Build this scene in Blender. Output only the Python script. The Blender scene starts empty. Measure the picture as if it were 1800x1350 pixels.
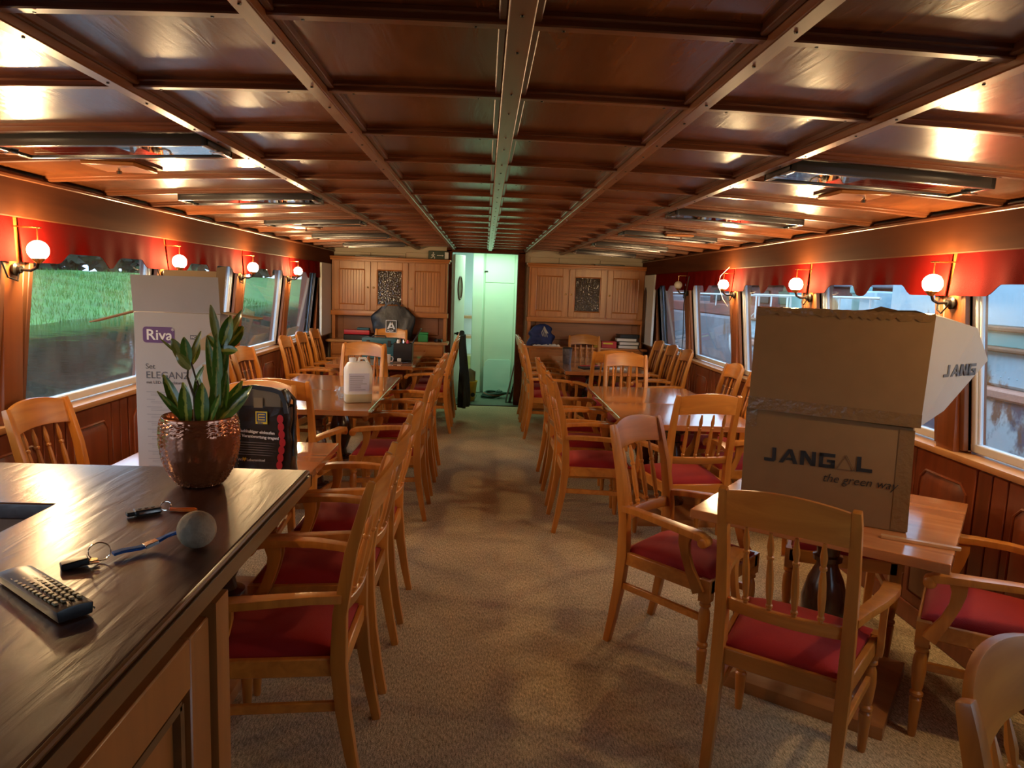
import bpy, bmesh, math, random
from mathutils import Vector, Matrix, noise
random.seed(7)
SC = bpy.context.scene
COL = SC.collection

# ---------------------------------------------------------------- camera
cam_d = bpy.data.cameras.new('camera'); cam = bpy.data.objects.new('camera', cam_d); COL.objects.link(cam)
YAW, PITCH, ROLL = 0.04178659, 0.13426427, 0.036
F = Vector((math.sin(YAW)*math.cos(PITCH), math.cos(YAW)*math.cos(PITCH), -math.sin(PITCH)))
R0 = Vector((math.cos(YAW), -math.sin(YAW), 0)); U0 = R0.cross(F)
RR = R0*math.cos(ROLL)+U0*math.sin(ROLL); UU = U0*math.cos(ROLL)-R0*math.sin(ROLL)
cam.matrix_world = Matrix(((RR.x, UU.x, -F.x, 0), (RR.y, UU.y, -F.y, 0), (RR.z, UU.z, -F.z, 1.62), (0, 0, 0, 1)))
cam_d.sensor_width = 36; cam_d.lens = 36*1260/1800; cam_d.clip_start = 0.02; cam_d.clip_end = 300
SC.camera = cam
# ---------------------------------------------------------------- world, exposure
W = bpy.data.worlds.new('overcast_sky'); SC.world = W; W.use_nodes = True
bg = W.node_tree.nodes['Background']; bg.inputs[0].default_value = (0.62, 0.80, 1.0, 1); bg.inputs[1].default_value = 3.0
SC.view_settings.view_transform = 'Standard'; SC.view_settings.look = 'None'
SC.view_settings.exposure = 0.33; SC.view_settings.gamma = 1.0; SC.view_settings.use_curve_mapping = False
GLOBE = 340.0          # emission of the wall globes
GLOBE_COL = (1.0, 0.67, 0.31)

# ---------------------------------------------------------------- materials
MATS = {}
def nodes(name):
    m = bpy.data.materials.new(name); m.use_nodes = True; MATS[name] = m
    nt = m.node_tree; return m, nt, nt.nodes['Principled BSDF']
def plain(name, col, rough=.5, metal=0, coat=0, emit=0, spec=.5, bump=0, bscale=60, var=0):
    m, nt, b = nodes(name)
    b.inputs['Base Color'].default_value = (*col, 1); b.inputs['Roughness'].default_value = rough
    b.inputs['Metallic'].default_value = metal; b.inputs['Coat Weight'].default_value = coat
    b.inputs['Specular IOR Level'].default_value = spec
    if emit: b.inputs['Emission Color'].default_value = (*col, 1); b.inputs['Emission Strength'].default_value = emit
    if bump or var:
        tc = nt.nodes.new('ShaderNodeTexCoord'); n = nt.nodes.new('ShaderNodeTexNoise'); n.inputs['Scale'].default_value = bscale
        n.inputs['Detail'].default_value = 4
        nt.links.new(tc.outputs['Object'], n.inputs['Vector'])
        if bump:
            bp = nt.nodes.new('ShaderNodeBump'); bp.inputs['Strength'].default_value = bump; bp.inputs['Distance'].default_value = .01
            nt.links.new(n.outputs['Fac'], bp.inputs['Height']); nt.links.new(bp.outputs[0], b.inputs['Normal'])
        if var:
            mx = nt.nodes.new('ShaderNodeMix'); mx.data_type = 'RGBA'
            mx.inputs[6].default_value = (*[c*(1-var) for c in col], 1); mx.inputs[7].default_value = (*[min(1, c*(1+var)) for c in col], 1)
            nt.links.new(n.outputs['Fac'], mx.inputs[0]); nt.links.new(mx.outputs[2], b.inputs['Base Color'])
    return m
def wood(name, c1, c2, rough=.35, axis='Y', grain=26, coat=.3, bump=.15, stretch=12, rnd=.25, wav=0):
    m, nt, b = nodes(name); L = nt.links.new
    tc = nt.nodes.new('ShaderNodeTexCoord'); mp = nt.nodes.new('ShaderNodeMapping')
    s = [grain]*3; s['XYZ'.index(axis)] = grain/stretch; mp.inputs['Scale'].default_value = s
    oi = nt.nodes.new('ShaderNodeObjectInfo'); ad = nt.nodes.new('ShaderNodeVectorMath'); ad.operation = 'ADD'
    sc = nt.nodes.new('ShaderNodeMath'); sc.operation = 'MULTIPLY'; sc.inputs[1].default_value = 37
    L(oi.outputs['Random'], sc.inputs[0]); L(tc.outputs['Object'], ad.inputs[0]); L(sc.outputs[0], ad.inputs[1])
    L(ad.outputs[0], mp.inputs['Vector'])
    n1 = nt.nodes.new('ShaderNodeTexNoise'); n1.inputs['Scale'].default_value = 1; n1.inputs['Detail'].default_value = 5; n1.inputs['Distortion'].default_value = .8+wav
    L(mp.outputs[0], n1.inputs['Vector'])
    cr = nt.nodes.new('ShaderNodeValToRGB'); cr.color_ramp.elements[0].position = .3; cr.color_ramp.elements[1].position = .7
    cr.color_ramp.elements[0].color = (*c1, 1); cr.color_ramp.elements[1].color = (*c2, 1)
    L(n1.outputs['Fac'], cr.inputs[0])
    hv = nt.nodes.new('ShaderNodeHueSaturation'); mr = nt.nodes.new('ShaderNodeMapRange')
    mr.inputs[3].default_value = 1-rnd; mr.inputs[4].default_value = 1+rnd
    L(oi.outputs['Random'], mr.inputs[0]); L(mr.outputs[0], hv.inputs['Value']); L(cr.outputs[0], hv.inputs['Color'])
    L(hv.outputs[0], b.inputs['Base Color'])
    b.inputs['Roughness'].default_value = rough; b.inputs['Coat Weight'].default_value = coat; b.inputs['Coat Roughness'].default_value = rough*.7
    if bump:
        bp = nt.nodes.new('ShaderNodeBump'); bp.inputs['Strength'].default_value = bump; bp.inputs['Distance'].default_value = .004
        L(n1.outputs['Fac'], bp.inputs['Height']); L(bp.outputs[0], b.inputs['Normal']); L(bp.outputs[0], b.inputs['Coat Normal'])
    return m
beech = wood('beech', (.46, .155, .022), (.64, .25, .040), .34, 'Z', 22, .35, .05)
beech_h = wood('beech_across', (.46, .155, .022), (.64, .25, .040), .34, 'X', 22, .35, .05)
tabletop = wood('tabletop_wood', (.36, .12, .035), (.52, .20, .065), .16, 'X', 16, .8, .03)
plinthwood = wood('plinth_wood', (.40, .15, .04), (.56, .24, .07), .3, 'X', 12, .4, .03)
darkturn = wood('dark_turned_wood', (.045, .014, .008), (.09, .03, .014), .22, 'Z', 20, .6, .03)
mahog = wood('mahogany_panel', (.10, .027, .008), (.20, .06, .018), .24, 'Y', 20, .15, .22, 7, .16, 1.2)
mahog_beam = wood('mahogany_beam', (.15, .045, .016), (.25, .085, .03), .34, 'Y', 26, .25, .08, 12, .08)
mahog_bx = wood('mahogany_batten', (.13, .036, .012), (.22, .07, .024), .34, 'X', 26, .25, .08, 12, .1)
mahog_dark = wood('mahogany_moulding', (.08, .02, .008), (.13, .035, .012), .35, 'Y', 26, .2, .05, 12, .1)
fascia_w = wood('fascia_wood', (.075, .019, .006), (.125, .036, .011), .75, 'Y', 9, 0, .06, 14, .05)
wains = wood('wainscot_wood', (.17, .034, .010), (.27, .062, .018), .36, 'Z', 16, .3, .06, 12, .14)
post_w = wood('post_wood', (.20, .052, .010), (.29, .08, .016), .36, 'Z', 14, .3, .05, 14, .05)
sill_w = wood('sill_wood', (.50, .24, .09), (.64, .34, .14), .3, 'Y', 10, .4, .05, 14, .05)
cab_w = wood('cabinet_wood', (.38, .118, .022), (.52, .19, .042), .36, 'Z', 24, .3, .06, 14, .08)
cab_x = wood('cabinet_wood_across', (.38, .118, .022), (.52, .19, .042), .36, 'X', 20, .3, .06, 14, .06)
cab_dk = wood('cabinet_back_wood', (.20, .06, .02), (.28, .09, .03), .4, 'X', 14, .2, .05, 10, .05)
bar_top_m = wood('counter_wood', (.030, .009, .005), (.060, .019, .009), .30, 'Y', 18, .22, .35, 7, .02, .8)
bar_edge = wood('counter_edge_wood', (.10, .045, .014), (.16, .07, .022), .3, 'Y', 18, .5, .05, 12, .02)
bar_body_m = wood('counter_body_wood', (.24, .082, .017), (.33, .12, .026), .4, 'Z', 18, .3, .04, 14, .05)
bar_apron = wood('counter_apron_wood', (.26, .075, .02), (.34, .10, .03), .4, 'Y', 18, .3, .04, 14, .02)
fascia_w.node_tree.nodes['Principled BSDF'].inputs['Specular IOR Level'].default_value = .12
casing_w = wood('casing_wood', (.16, .055, .022), (.22, .08, .03), .45, 'Z', 20, .2, .05)
cream = plain('cream_paint', (.58, .47, .34), .55, var=.06, bscale=6)
white_al = plain('white_aluminium', (.74, .80, .88), .35)
mint = plain('mint_paint', (.66, .80, .66), .45, var=.04, bscale=5)
mintboard = plain('mint_board', (.55, .75, .66), .4)
whitep = plain('white_paint', (.72, .74, .70), .5, var=.05)
red_fab = plain('red_upholstery', (.33, .012, .014), .75, bump=.25, bscale=420, var=.15, spec=.3)
red_fab.node_tree.nodes['Principled BSDF'].inputs['Sheen Weight'].default_value = .35
red_fab.node_tree.nodes['Principled BSDF'].inputs['Sheen Tint'].default_value = (1, .3, .2, 1)
valance_m = plain('valance_cloth', (.14, .0045, .003), .9, bump=.2, bscale=300, var=.12, spec=.04)
black_pl = plain('black_plastic', (.012, .012, .014), .32)
black_mt = plain('black_metal', (.02, .018, .016), .35, .6)
chrome = plain('chrome', (.75, .74, .70), .12, 1)
steel = plain('dull_steel', (.30, .29, .27), .3, 1)
brass = plain('brass', (.70, .46, .16), .25, 1)
darkframe = plain('dark_fixture_frame', (.10, .10, .11), .22, .7)
kraft = plain('kraft_cardboard', (.235, .135, .060), .8, bump=.06, bscale=14, var=.09, spec=.2)
kraft_l = plain('pale_daylit_cardboard', (.36, .36, .38), .75, bump=.06, bscale=10, var=.05, spec=.2)  # pale board of the carton flap; on the box end, daylight put into colour
kraft_in = plain('cardboard_inside', (.44, .32, .19), .8, spec=.2)
tape_m = plain('brown_packing_tape', (.20, .115, .05), .22, bump=.5, bscale=40)
ink = plain('black_ink', (.012, .012, .014), .6)
ink_grey = plain('grey_ink', (.10, .11, .14), .6)
boxwhite = plain('white_carton', (.43, .42, .42), .55, spec=.3)
grey_print = plain('grey_print', (.30, .30, .31), .6)
blue_print = plain('pale_blue_print', (.42, .52, .55), .6)
purple = plain('purple_print', (.10, .028, .17), .5)
white_ink = plain('white_ink', (.82, .82, .82), .5)
yellow_ink = plain('yellow_ink', (.80, .62, .04), .5)
blue_ink = plain('blue_ink', (.02, .06, .25), .5)
bagblack = plain('black_bag_plastic', (.02, .019, .02), .24, bump=.55, bscale=16, coat=.3)
bagmatt = plain('dark_bag_cloth', (.016, .018, .024), .42, bump=.7, bscale=9)
red_print = plain('red_print', (.50, .015, .02), .4)
coat_m = plain('dark_green_cloth', (.010, .018, .012), .85, bump=.6, bscale=12)
yellow_pl = plain('yellow_plastic', (.70, .40, .02), .4, var=.1, bscale=9)
teal_pl = plain('teal_plastic', (.015, .10, .13), .45)
green_pl = plain('green_plastic', (.01, .25, .06), .4)
red_pl = plain('red_plastic', (.50, .015, .03), .4)
blue_cloth = plain('blue_cloth', (.012, .025, .12), .7, bump=.9, bscale=14, var=.4)
white_pl = plain('white_plastic', (.80, .80, .78), .35)
canister_m = plain('milky_plastic', (.86, .85, .78), .35); canister_m.node_tree.nodes['Principled BSDF'].inputs['Subsurface Weight'].default_value = .3
canister_m.node_tree.nodes['Principled BSDF'].inputs['Subsurface Radius'].default_value = (.02, .02, .015)
liquid_m = plain('pale_liquid_plastic', (.62, .55, .30), .3)
labelm = plain('pale_label', (.62, .62, .70), .5)
ball_m = plain('cork_wood', (.27, .20, .13), .75, bump=.5, bscale=60, var=.35)
strap_m = plain('blue_strap', (.008, .08, .32), .7, bump=.4, bscale=500)
orange_pl = plain('orange_plastic', (.85, .16, .01), .4)
softcoin = plain('gold_key', (.85, .70, .30), .25, 1)
key_c = plain('remote_key', (.23, .19, .11), .4)
lime = plain('lime_plastic', (.45, .60, .06), .4)
soil = plain('soil', (.015, .010, .007), .95, bump=1, bscale=80)
stemm = plain('green_stem', (.05, .11, .02), .5)
twig = plain('brown_twig', (.09, .06, .03), .7)
papers = plain('paper', (.72, .70, .66), .7)
grass_m = plain('grass', (.06, .22, .035), .8, var=.7, bscale=1.2)
hedge_m = plain('dark_foliage', (.018, .035, .018), .85, var=.6, bscale=2)
leaf_bg = plain('distant_foliage', (.05, .13, .04), .85, var=.6, bscale=4)
rope_m = plain('pale_rope', (.55, .52, .45), .8)
globe_m = plain('lit_glass_globe', GLOBE_COL, .3, emit=GLOBE)
globe_off = plain('unlit_glass_globe', (.55, .50, .45), .25)
def sign_mat():
    m = plain('exit_sign_green', (.006, .035, .016), .3); return m
sign_g = sign_mat()
floorstrip = plain('metal_threshold', (.06, .06, .05), .4, .5)
lino = plain('grey_green_floor', (.10, .13, .085), .6, var=.2, bscale=8)
clutter_m = plain('dark_green_hose', (.01, .05, .03), .45)

def carpet():
    m, nt, b = nodes('carpet'); L = nt.links.new
    tc = nt.nodes.new('ShaderNodeTexCoord')
    n = nt.nodes.new('ShaderNodeTexNoise'); n.inputs['Scale'].default_value = 230; n.inputs['Detail'].default_value = 3
    L(tc.outputs['Object'], n.inputs['Vector'])
    mp = nt.nodes.new('ShaderNodeMapping'); mp.inputs['Scale'].default_value = (150, 45, 1); mp.inputs['Rotation'].default_value = (0, 0, .35); L(tc.outputs['Object'], mp.inputs[0])
    n2 = nt.nodes.new('ShaderNodeTexNoise'); n2.inputs['Scale'].default_value = 1; n2.inputs['Detail'].default_value = 2; L(mp.outputs[0], n2.inputs['Vector'])
    n3 = nt.nodes.new('ShaderNodeTexNoise'); n3.inputs['Scale'].default_value = 2.2; n3.inputs['Detail'].default_value = 3; L(tc.outputs['Object'], n3.inputs['Vector'])
    a = nt.nodes.new('ShaderNodeMath'); a.operation = 'ADD'; L(n.outputs['Fac'], a.inputs[0]); L(n2.outputs['Fac'], a.inputs[1])
    a2 = nt.nodes.new('ShaderNodeMath'); a2.operation = 'MULTIPLY'; a2.inputs[1].default_value = .5; L(a.outputs[0], a2.inputs[0])
    cr = nt.nodes.new('ShaderNodeValToRGB'); cr.color_ramp.elements[0].position = .36; cr.color_ramp.elements[1].position = .64
    cr.color_ramp.elements[0].color = (.23, .18, .10, 1); cr.color_ramp.elements[1].color = (.85, .68, .42, 1); L(a2.outputs[0], cr.inputs[0])
    hv = nt.nodes.new('ShaderNodeHueSaturation'); mr = nt.nodes.new('ShaderNodeMapRange'); mr.inputs[3].default_value = .75; mr.inputs[4].default_value = 1.25
    L(n3.outputs['Fac'], mr.inputs[0]); L(mr.outputs[0], hv.inputs['Value']); L(cr.outputs[0], hv.inputs['Color']); L(hv.outputs[0], b.inputs['Base Color'])
    b.inputs['Roughness'].default_value = .95; b.inputs['Specular IOR Level'].default_value = .15
    bp = nt.nodes.new('ShaderNodeBump'); bp.inputs['Strength'].default_value = .8; bp.inputs['Distance'].default_value = .006
    L(a2.outputs[0], bp.inputs['Height']); L(bp.outputs[0], b.inputs['Normal'])
    return m
carpet_m = carpet()
def glass(name, tint=(1, 1, 1), haze=0.0, rough=0.0, fac=None):
    m = bpy.data.materials.new(name); m.use_nodes = True; nt = m.node_tree; nt.nodes.clear(); L = nt.links.new
    out = nt.nodes.new('ShaderNodeOutputMaterial'); tr = nt.nodes.new('ShaderNodeBsdfTransparent'); tr.inputs[0].default_value = (*tint, 1)
    gl = nt.nodes.new('ShaderNodeBsdfGlossy'); gl.inputs['Roughness'].default_value = rough
    lw = nt.nodes.new('ShaderNodeLayerWeight'); lw.inputs[0].default_value = .5; mx = nt.nodes.new('ShaderNodeMixShader')
    fr = nt.nodes.new('ShaderNodeMath'); fr.operation = 'POWER'; fr.inputs[1].default_value = 4; L(lw.outputs['Facing'], fr.inputs[0])
    mul = nt.nodes.new('ShaderNodeMath'); mul.operation = 'MULTIPLY_ADD'; mul.inputs[1].default_value = .9; mul.inputs[2].default_value = .03 if fac is None else fac
    L(fr.outputs[0], mul.inputs[0]); mul.use_clamp = True
    L(mul.outputs[0], mx.inputs[0]); L(tr.outputs[0], mx.inputs[1]); L(gl.outputs[0], mx.inputs[2])
    last = mx
    if haze:
        df = nt.nodes.new('ShaderNodeBsdfDiffuse'); df.inputs[0].default_value = (.7, .75, .8, 1); m2 = nt.nodes.new('ShaderNodeMixShader')
        n = nt.nodes.new('ShaderNodeTexNoise'); n.inputs['Scale'].default_value = 5; mm = nt.nodes.new('ShaderNodeMath'); mm.operation = 'MULTIPLY'; mm.inputs[1].default_value = haze*2
        tc = nt.nodes.new('ShaderNodeTexCoord'); L(tc.outputs['Object'], n.inputs['Vector']); L(n.outputs['Fac'], mm.inputs[0]); L(mm.outputs[0], m2.inputs[0])
        L(mx.outputs[0], m2.inputs[1]); L(df.outputs[0], m2.inputs[2]); last = m2
    L(last.outputs[0], out.inputs[0]); return m
pane_m = glass('window_glass', (.90, .96, 1), .05)
lens_m = glass('fixture_glass', (.55, .55, .55), 0, .02, .25)
clear_m = glass('clear_plastic', (.92, .92, .92), .25, .05, .1)
def cabglass():
    m, nt, b = nodes('rippled_cabinet_glass'); b.inputs['Base Color'].default_value = (.05, .035, .015, 1); b.inputs['Roughness'].default_value = .08
    b.inputs['Coat Weight'].default_value = 1
    v = nt.nodes.new('ShaderNodeTexVoronoi'); v.inputs['Scale'].default_value = 45; tc = nt.nodes.new('ShaderNodeTexCoord'); nt.links.new(tc.outputs['Object'], v.inputs[0])
    bp = nt.nodes.new('ShaderNodeBump'); bp.inputs['Strength'].default_value = .5; bp.inputs['Distance'].default_value = .01
    nt.links.new(v.outputs['Distance'], bp.inputs['Height']); nt.links.new(bp.outputs[0], b.inputs['Normal']); nt.links.new(bp.outputs[0], b.inputs['Coat Normal'])
    return m
cabglass_m = cabglass()
def hull_mat(name, base, patch, rust, s=1.2):
    m, nt, b = nodes(name); L = nt.links.new; tc = nt.nodes.new('ShaderNodeTexCoord')
    def nz(sc, lo, hi, st=(1, 1, 1)):
        mp = nt.nodes.new('ShaderNodeMapping'); mp.inputs['Scale'].default_value = st; L(tc.outputs['Object'], mp.inputs[0])
        n = nt.nodes.new('ShaderNodeTexNoise'); n.inputs['Scale'].default_value = sc; n.inputs['Detail'].default_value = 8; n.inputs['Roughness'].default_value = .65
        L(mp.outputs[0], n.inputs['Vector']); r = nt.nodes.new('ShaderNodeMapRange'); r.inputs[1].default_value = lo; r.inputs[2].default_value = hi; L(n.outputs['Fac'], r.inputs[0]); return r
    a = nz(s, .50, .58); c = nz(s*1.7, .60, .66, (1, 1, .6))
    m1 = nt.nodes.new('ShaderNodeMix'); m1.data_type = 'RGBA'; m1.inputs[6].default_value = (*base, 1); m1.inputs[7].default_value = (*patch, 1); L(a.outputs[0], m1.inputs[0])
    m2 = nt.nodes.new('ShaderNodeMix'); m2.data_type = 'RGBA'; m2.inputs[7].default_value = (*rust, 1); L(m1.outputs[2], m2.inputs[6]); L(c.outputs[0], m2.inputs[0])
    L(m2.outputs[2], b.inputs['Base Color']); b.inputs['Roughness'].default_value = .55
    return m
hull_blue = hull_mat('peeling_pale_blue_paint', (.42, .60, .70), (.58, .72, .76), (.28, .15, .06))
hull_teal = hull_mat('faded_teal_paint', (.16, .40, .40), (.25, .48, .46), (.35, .28, .12))
hull_low = hull_mat('peeling_violet_grey_paint', (.13, .13, .20), (.62, .72, .76), (.22, .12, .08), 1.6)
hull_red = hull_mat('dull_red_paint', (.22, .04, .03), (.14, .05, .04), (.08, .04, .03))
hull_grey = hull_mat('grey_hull_paint', (.16, .17, .20), (.22, .24, .28), (.12, .07, .05))
pink_m = plain('faded_pink_stripe', (.55, .28, .20), .6, var=.3)
rustm = plain('rust', (.20, .09, .045), .8, var=.4, bscale=14)
def water():
    m, nt, b = nodes('canal_water'); b.inputs['Base Color'].default_value = (.012, .016, .014, 1); b.inputs['Roughness'].default_value = .06
    n = nt.nodes.new('ShaderNodeTexNoise'); n.inputs['Scale'].default_value = 2.2; tc = nt.nodes.new('ShaderNodeTexCoord'); nt.links.new(tc.outputs['Object'], n.inputs[0])
    bp = nt.nodes.new('ShaderNodeBump'); bp.inputs['Strength'].default_value = .05; bp.inputs['Distance'].default_value = .1
    nt.links.new(n.outputs['Fac'], bp.inputs['Height']); nt.links.new(bp.outputs[0], b.inputs['Normal']); return m
water_m = water()
def leafmat(name, g1, g2, mid, w):
    m, nt, b = nodes(name); L = nt.links.new; tc = nt.nodes.new('ShaderNodeTexCoord'); sp = nt.nodes.new('ShaderNodeSeparateXYZ'); L(tc.outputs['Object'], sp.inputs[0])
    ab = nt.nodes.new('ShaderNodeMath'); ab.operation = 'ABSOLUTE'; L(sp.outputs[0], ab.inputs[0])
    n = nt.nodes.new('ShaderNodeTexNoise'); n.inputs['Scale'].default_value = 90; L(tc.outputs['Object'], n.inputs[0])
    mu = nt.nodes.new('ShaderNodeMath'); mu.operation = 'MULTIPLY_ADD'; mu.inputs[1].default_value = -.008; mu.inputs[2].default_value = .004; L(n.outputs['Fac'], mu.inputs[0])
    ad = nt.nodes.new('ShaderNodeMath'); ad.operation = 'ADD'; L(ab.outputs[0], ad.inputs[0]); L(mu.outputs[0], ad.inputs[1])
    r = nt.nodes.new('ShaderNodeMapRange'); r.inputs[1].default_value = w; r.inputs[2].default_value = w+.002; L(ad.outputs[0], r.inputs[0])
    g = nt.nodes.new('ShaderNodeMix'); g.data_type = 'RGBA'; g.inputs[6].default_value = (*g1, 1); g.inputs[7].default_value = (*g2, 1); L(n.outputs['Fac'], g.inputs[0])
    x = nt.nodes.new('ShaderNodeMix'); x.data_type = 'RGBA'; x.inputs[6].default_value = (*mid, 1); L(g.outputs[2], x.inputs[7]); L(r.outputs[0], x.inputs[0])
    L(x.outputs[2], b.inputs['Base Color']); b.inputs['Roughness'].default_value = .28; b.inputs['Coat Weight'].default_value = .3
    return m
leaf_dark = leafmat('croton_leaf_dark', (.045, .11, .006), (.12, .22, .014), (.60, .55, .07), .0030)
leaf_green = leafmat('croton_leaf_green', (.08, .19, .02), (.16, .30, .03), (.50, .48, .10), .0012)
leaf_yel = leafmat('croton_leaf_yellow', (.40, .36, .05), (.20, .24, .03), (.55, .50, .12), .004)
copper = plain('copper_brown_glaze', (.36, .115, .045), .17, .6, coat=.6)

# ---------------------------------------------------------------- mesh builder
class MB:
    def __init__(s): s.v = []; s.f = []
    def add(s, vs, fs, M=None):
        o = len(s.v)
        s.v += [tuple(M @ Vector(v)) if M else tuple(v) for v in vs]
        s.f += [tuple(i+o for i in f) for f in fs]; return s
    def box(s, x0, x1, y0, y1, z0, z1, M=None):
        return s.add([(x0, y0, z0), (x1, y0, z0), (x1, y1, z0), (x0, y1, z0), (x0, y0, z1), (x1, y0, z1), (x1, y1, z1), (x0, y1, z1)],
                     [(0, 3, 2, 1), (4, 5, 6, 7), (0, 1, 5, 4), (1, 2, 6, 5), (2, 3, 7, 6), (3, 0, 4, 7)], M)
    def hexa(s, b, t):      # 4 bottom points, 4 top points, counter-clockwise from above
        return s.add(list(b)+list(t), [(0, 3, 2, 1), (4, 5, 6, 7), (0, 1, 5, 4), (1, 2, 6, 5), (2, 3, 7, 6), (3, 0, 4, 7)])
    def sweep(s, pts, a, b, hint=(1, 0, 0), n=4, M=None, closed=False):
        pts = [Vector(p) for p in pts]; N = len(pts); h = Vector(hint)
        if not isinstance(a, (list, tuple)): a = [a]*N
        if not isinstance(b, (list, tuple)): b = [b]*N
        vs = []; fs = []
        for i, p in enumerate(pts):
            if closed: t = pts[(i+1) % N]-pts[i-1]
            else: t = pts[min(i+1, N-1)]-pts[max(i-1, 0)]
            t.normalize(); u = h-t*h.dot(t)
            if u.length < 1e-4: u = t.orthogonal()
            u.normalize(); w = t.cross(u)
            for k in range(n):
                if n == 4: cx, cy = [(-1, -1), (1, -1), (1, 1), (-1, 1)][k]
                else: an = 2*math.pi*k/n; cx, cy = math.cos(an), math.sin(an)
                vs.append(p+u*(cx*a[i])+w*(cy*b[i]))
        for i in range(N if closed else N-1):
            j = (i+1) % N
            for k in range(n):
                k2 = (k+1) % n; fs.append((i*n+k, i*n+k2, j*n+k2, j*n+k))
        if not closed:
            fs.append(tuple(range(n-1, -1, -1))); fs.append(tuple((N-1)*n+k for k in range(n)))
        return s.add(vs, fs, M)
    def tube(s, pts, r, n=8, closed=False, M=None): return s.sweep(pts, r, r, (.31, .2, .93), n, M, closed)
    def lathe(s, prof, n=16, M=None, p0=None, p1=None):   # prof [(z, r)]
        if p0 is not None:
            p0 = Vector(p0); p1 = Vector(p1); q = Vector((0, 0, 1)).rotation_difference((p1-p0).normalized()); M = Matrix.Translation(p0) @ q.to_matrix().to_4x4()
        vs = []; fs = []; N = len(prof)
        for z, r in prof:
            for k in range(n): an = 2*math.pi*k/n; vs.append((r*math.cos(an), r*math.sin(an), z))
        for i in range(N-1):
            for k in range(n): k2 = (k+1) % n; fs.append((i*n+k, i*n+k2, (i+1)*n+k2, (i+1)*n+k))
        fs.append(tuple(range(n-1, -1, -1))); fs.append(tuple((N-1)*n+k for k in range(n)))
        return s.add(vs, fs, M)
    def grid(s, fn, nu, nv, M=None):
        vs = [fn(i/nu, j/nv) for j in range(nv+1) for i in range(nu+1)]; w = nu+1
        return s.add(vs, [(j*w+i, j*w+i+1, (j+1)*w+i+1, (j+1)*w+i) for j in range(nv) for i in range(nu)], M)
    def slab(s, fn, nu, nv, M=None):   # fn(u,v)->(front point, back point)
        A = [fn(i/nu, j/nv) for j in range(nv+1) for i in range(nu+1)]; w = nu+1; o = len(A)
        vs = [p[0] for p in A]+[p[1] for p in A]; fs = []
        for j in range(nv):
            for i in range(nu):
                q = (j*w+i, j*w+i+1, (j+1)*w+i+1, (j+1)*w+i); fs.append(q); fs.append(tuple(o+k for k in reversed(q)))
        for i in range(nu):
            fs.append((i+1, i, o+i, o+i+1)); k = nv*w+i; fs.append((k, k+1, o+k+1, o+k))
        for j in range(nv):
            k = j*w; fs.append((k, k+w, o+k+w, o+k)); k = j*w+nu; fs.append((k+w, k, o+k, o+k+w))
        return s.add(vs, fs, M)
    def prism(s, poly, lo, hi, M=None):    # poly in xy, extruded z
        n = len(poly); vs = [(x, y, lo) for x, y in poly]+[(x, y, hi) for x, y in poly]
        return s.add(vs, [tuple(range(n-1, -1, -1)), tuple(range(n, 2*n))]+[(i, (i+1) % n, n+(i+1) % n, n+i) for i in range(n)], M)
    def build(s, name, mat, parent=None, bev=0, seg=1, smooth=True, loc=None, ang=38):
        me = bpy.data.meshes.new(name); me.from_pydata(s.v, [], s.f)
        bm = bmesh.new(); bm.from_mesh(me); bmesh.ops.recalc_face_normals(bm, faces=bm.faces)
        lim = math.radians(ang)
        if bev:
            es = [e for e in bm.edges if len(e.link_faces) == 2 and e.calc_face_angle(0) > lim]
            bmesh.ops.bevel(bm, geom=es, offset=bev, segments=seg, affect='EDGES', profile=.7, clamp_overlap=True)
        for f in bm.faces: f.smooth = smooth
        for e in bm.edges:
            if len(e.link_faces) == 2 and e.calc_face_angle(0) > lim: e.smooth = False
        bm.to_mesh(me); bm.free()
        if mat: me.materials.append(mat)
        o = bpy.data.objects.new(name, me); COL.objects.link(o)
        if parent: o.parent = parent
        if loc: o.location = loc
        return o
def tag(o, label=None, cat=None, group=None, kind=None):
    if label: o['label'] = label
    if cat: o['category'] = cat
    if group: o['group'] = group
    if kind: o['kind'] = kind
    return o
def thing(name, label, cat, loc=(0, 0, 0), rz=0, group=None):
    o = bpy.data.objects.new(name, None); COL.objects.link(o); o.location = loc; o.rotation_euler = (0, 0, rz)
    o.empty_display_size = .05
    return tag(o, label, cat, group)
def struct(name, mb, mat, bev=0): return tag(mb.build(name, mat, None, bev), kind='structure')
def copy_tree(o, parent=None):
    c = o.copy(); COL.objects.link(c)
    if parent: c.parent = parent
    for ch in list(o.children): copy_tree(ch, c)
    return c
def inst(src, parent, loc, name=None):
    c = src.copy(); COL.objects.link(c); c.parent = parent; c.location = loc
    if name: c.name = name
    return c
def frame_m(origin, xd, up):
    x = Vector(xd).normalized(); u = Vector(up).normalized(); n = x.cross(u).normalized(); u = n.cross(x)
    return Matrix(((x.x, u.x, n.x, origin[0]), (x.y, u.y, n.y, origin[1]), (x.z, u.z, n.z, origin[2]), (0, 0, 0, 1)))
def text(s, size, mat, origin, xd=(1, 0, 0), up=(0, 0, 1), parent=None, bold=0, sx=1, name='lettering', align='LEFT', ext=.0004, shear=0):
    cu = bpy.data.curves.new('lettering', 'FONT'); cu.body = s; cu.size = size; cu.offset = bold; cu.extrude = ext; cu.align_x = align; cu.shear = shear
    cu.resolution_u = 3
    t = bpy.data.objects.new('lettering', cu); COL.objects.link(t)
    dg = bpy.context.evaluated_depsgraph_get(); me = bpy.data.meshes.new_from_object(t.evaluated_get(dg)); bpy.data.objects.remove(t)
    me.transform(Matrix.Diagonal((sx, 1, 1, 1))); me.transform(frame_m(origin, xd, up)); me.materials.clear(); me.materials.append(mat)
    o = bpy.data.objects.new(name, me); COL.objects.link(o)
    if parent: o.parent = parent
    return o
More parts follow.
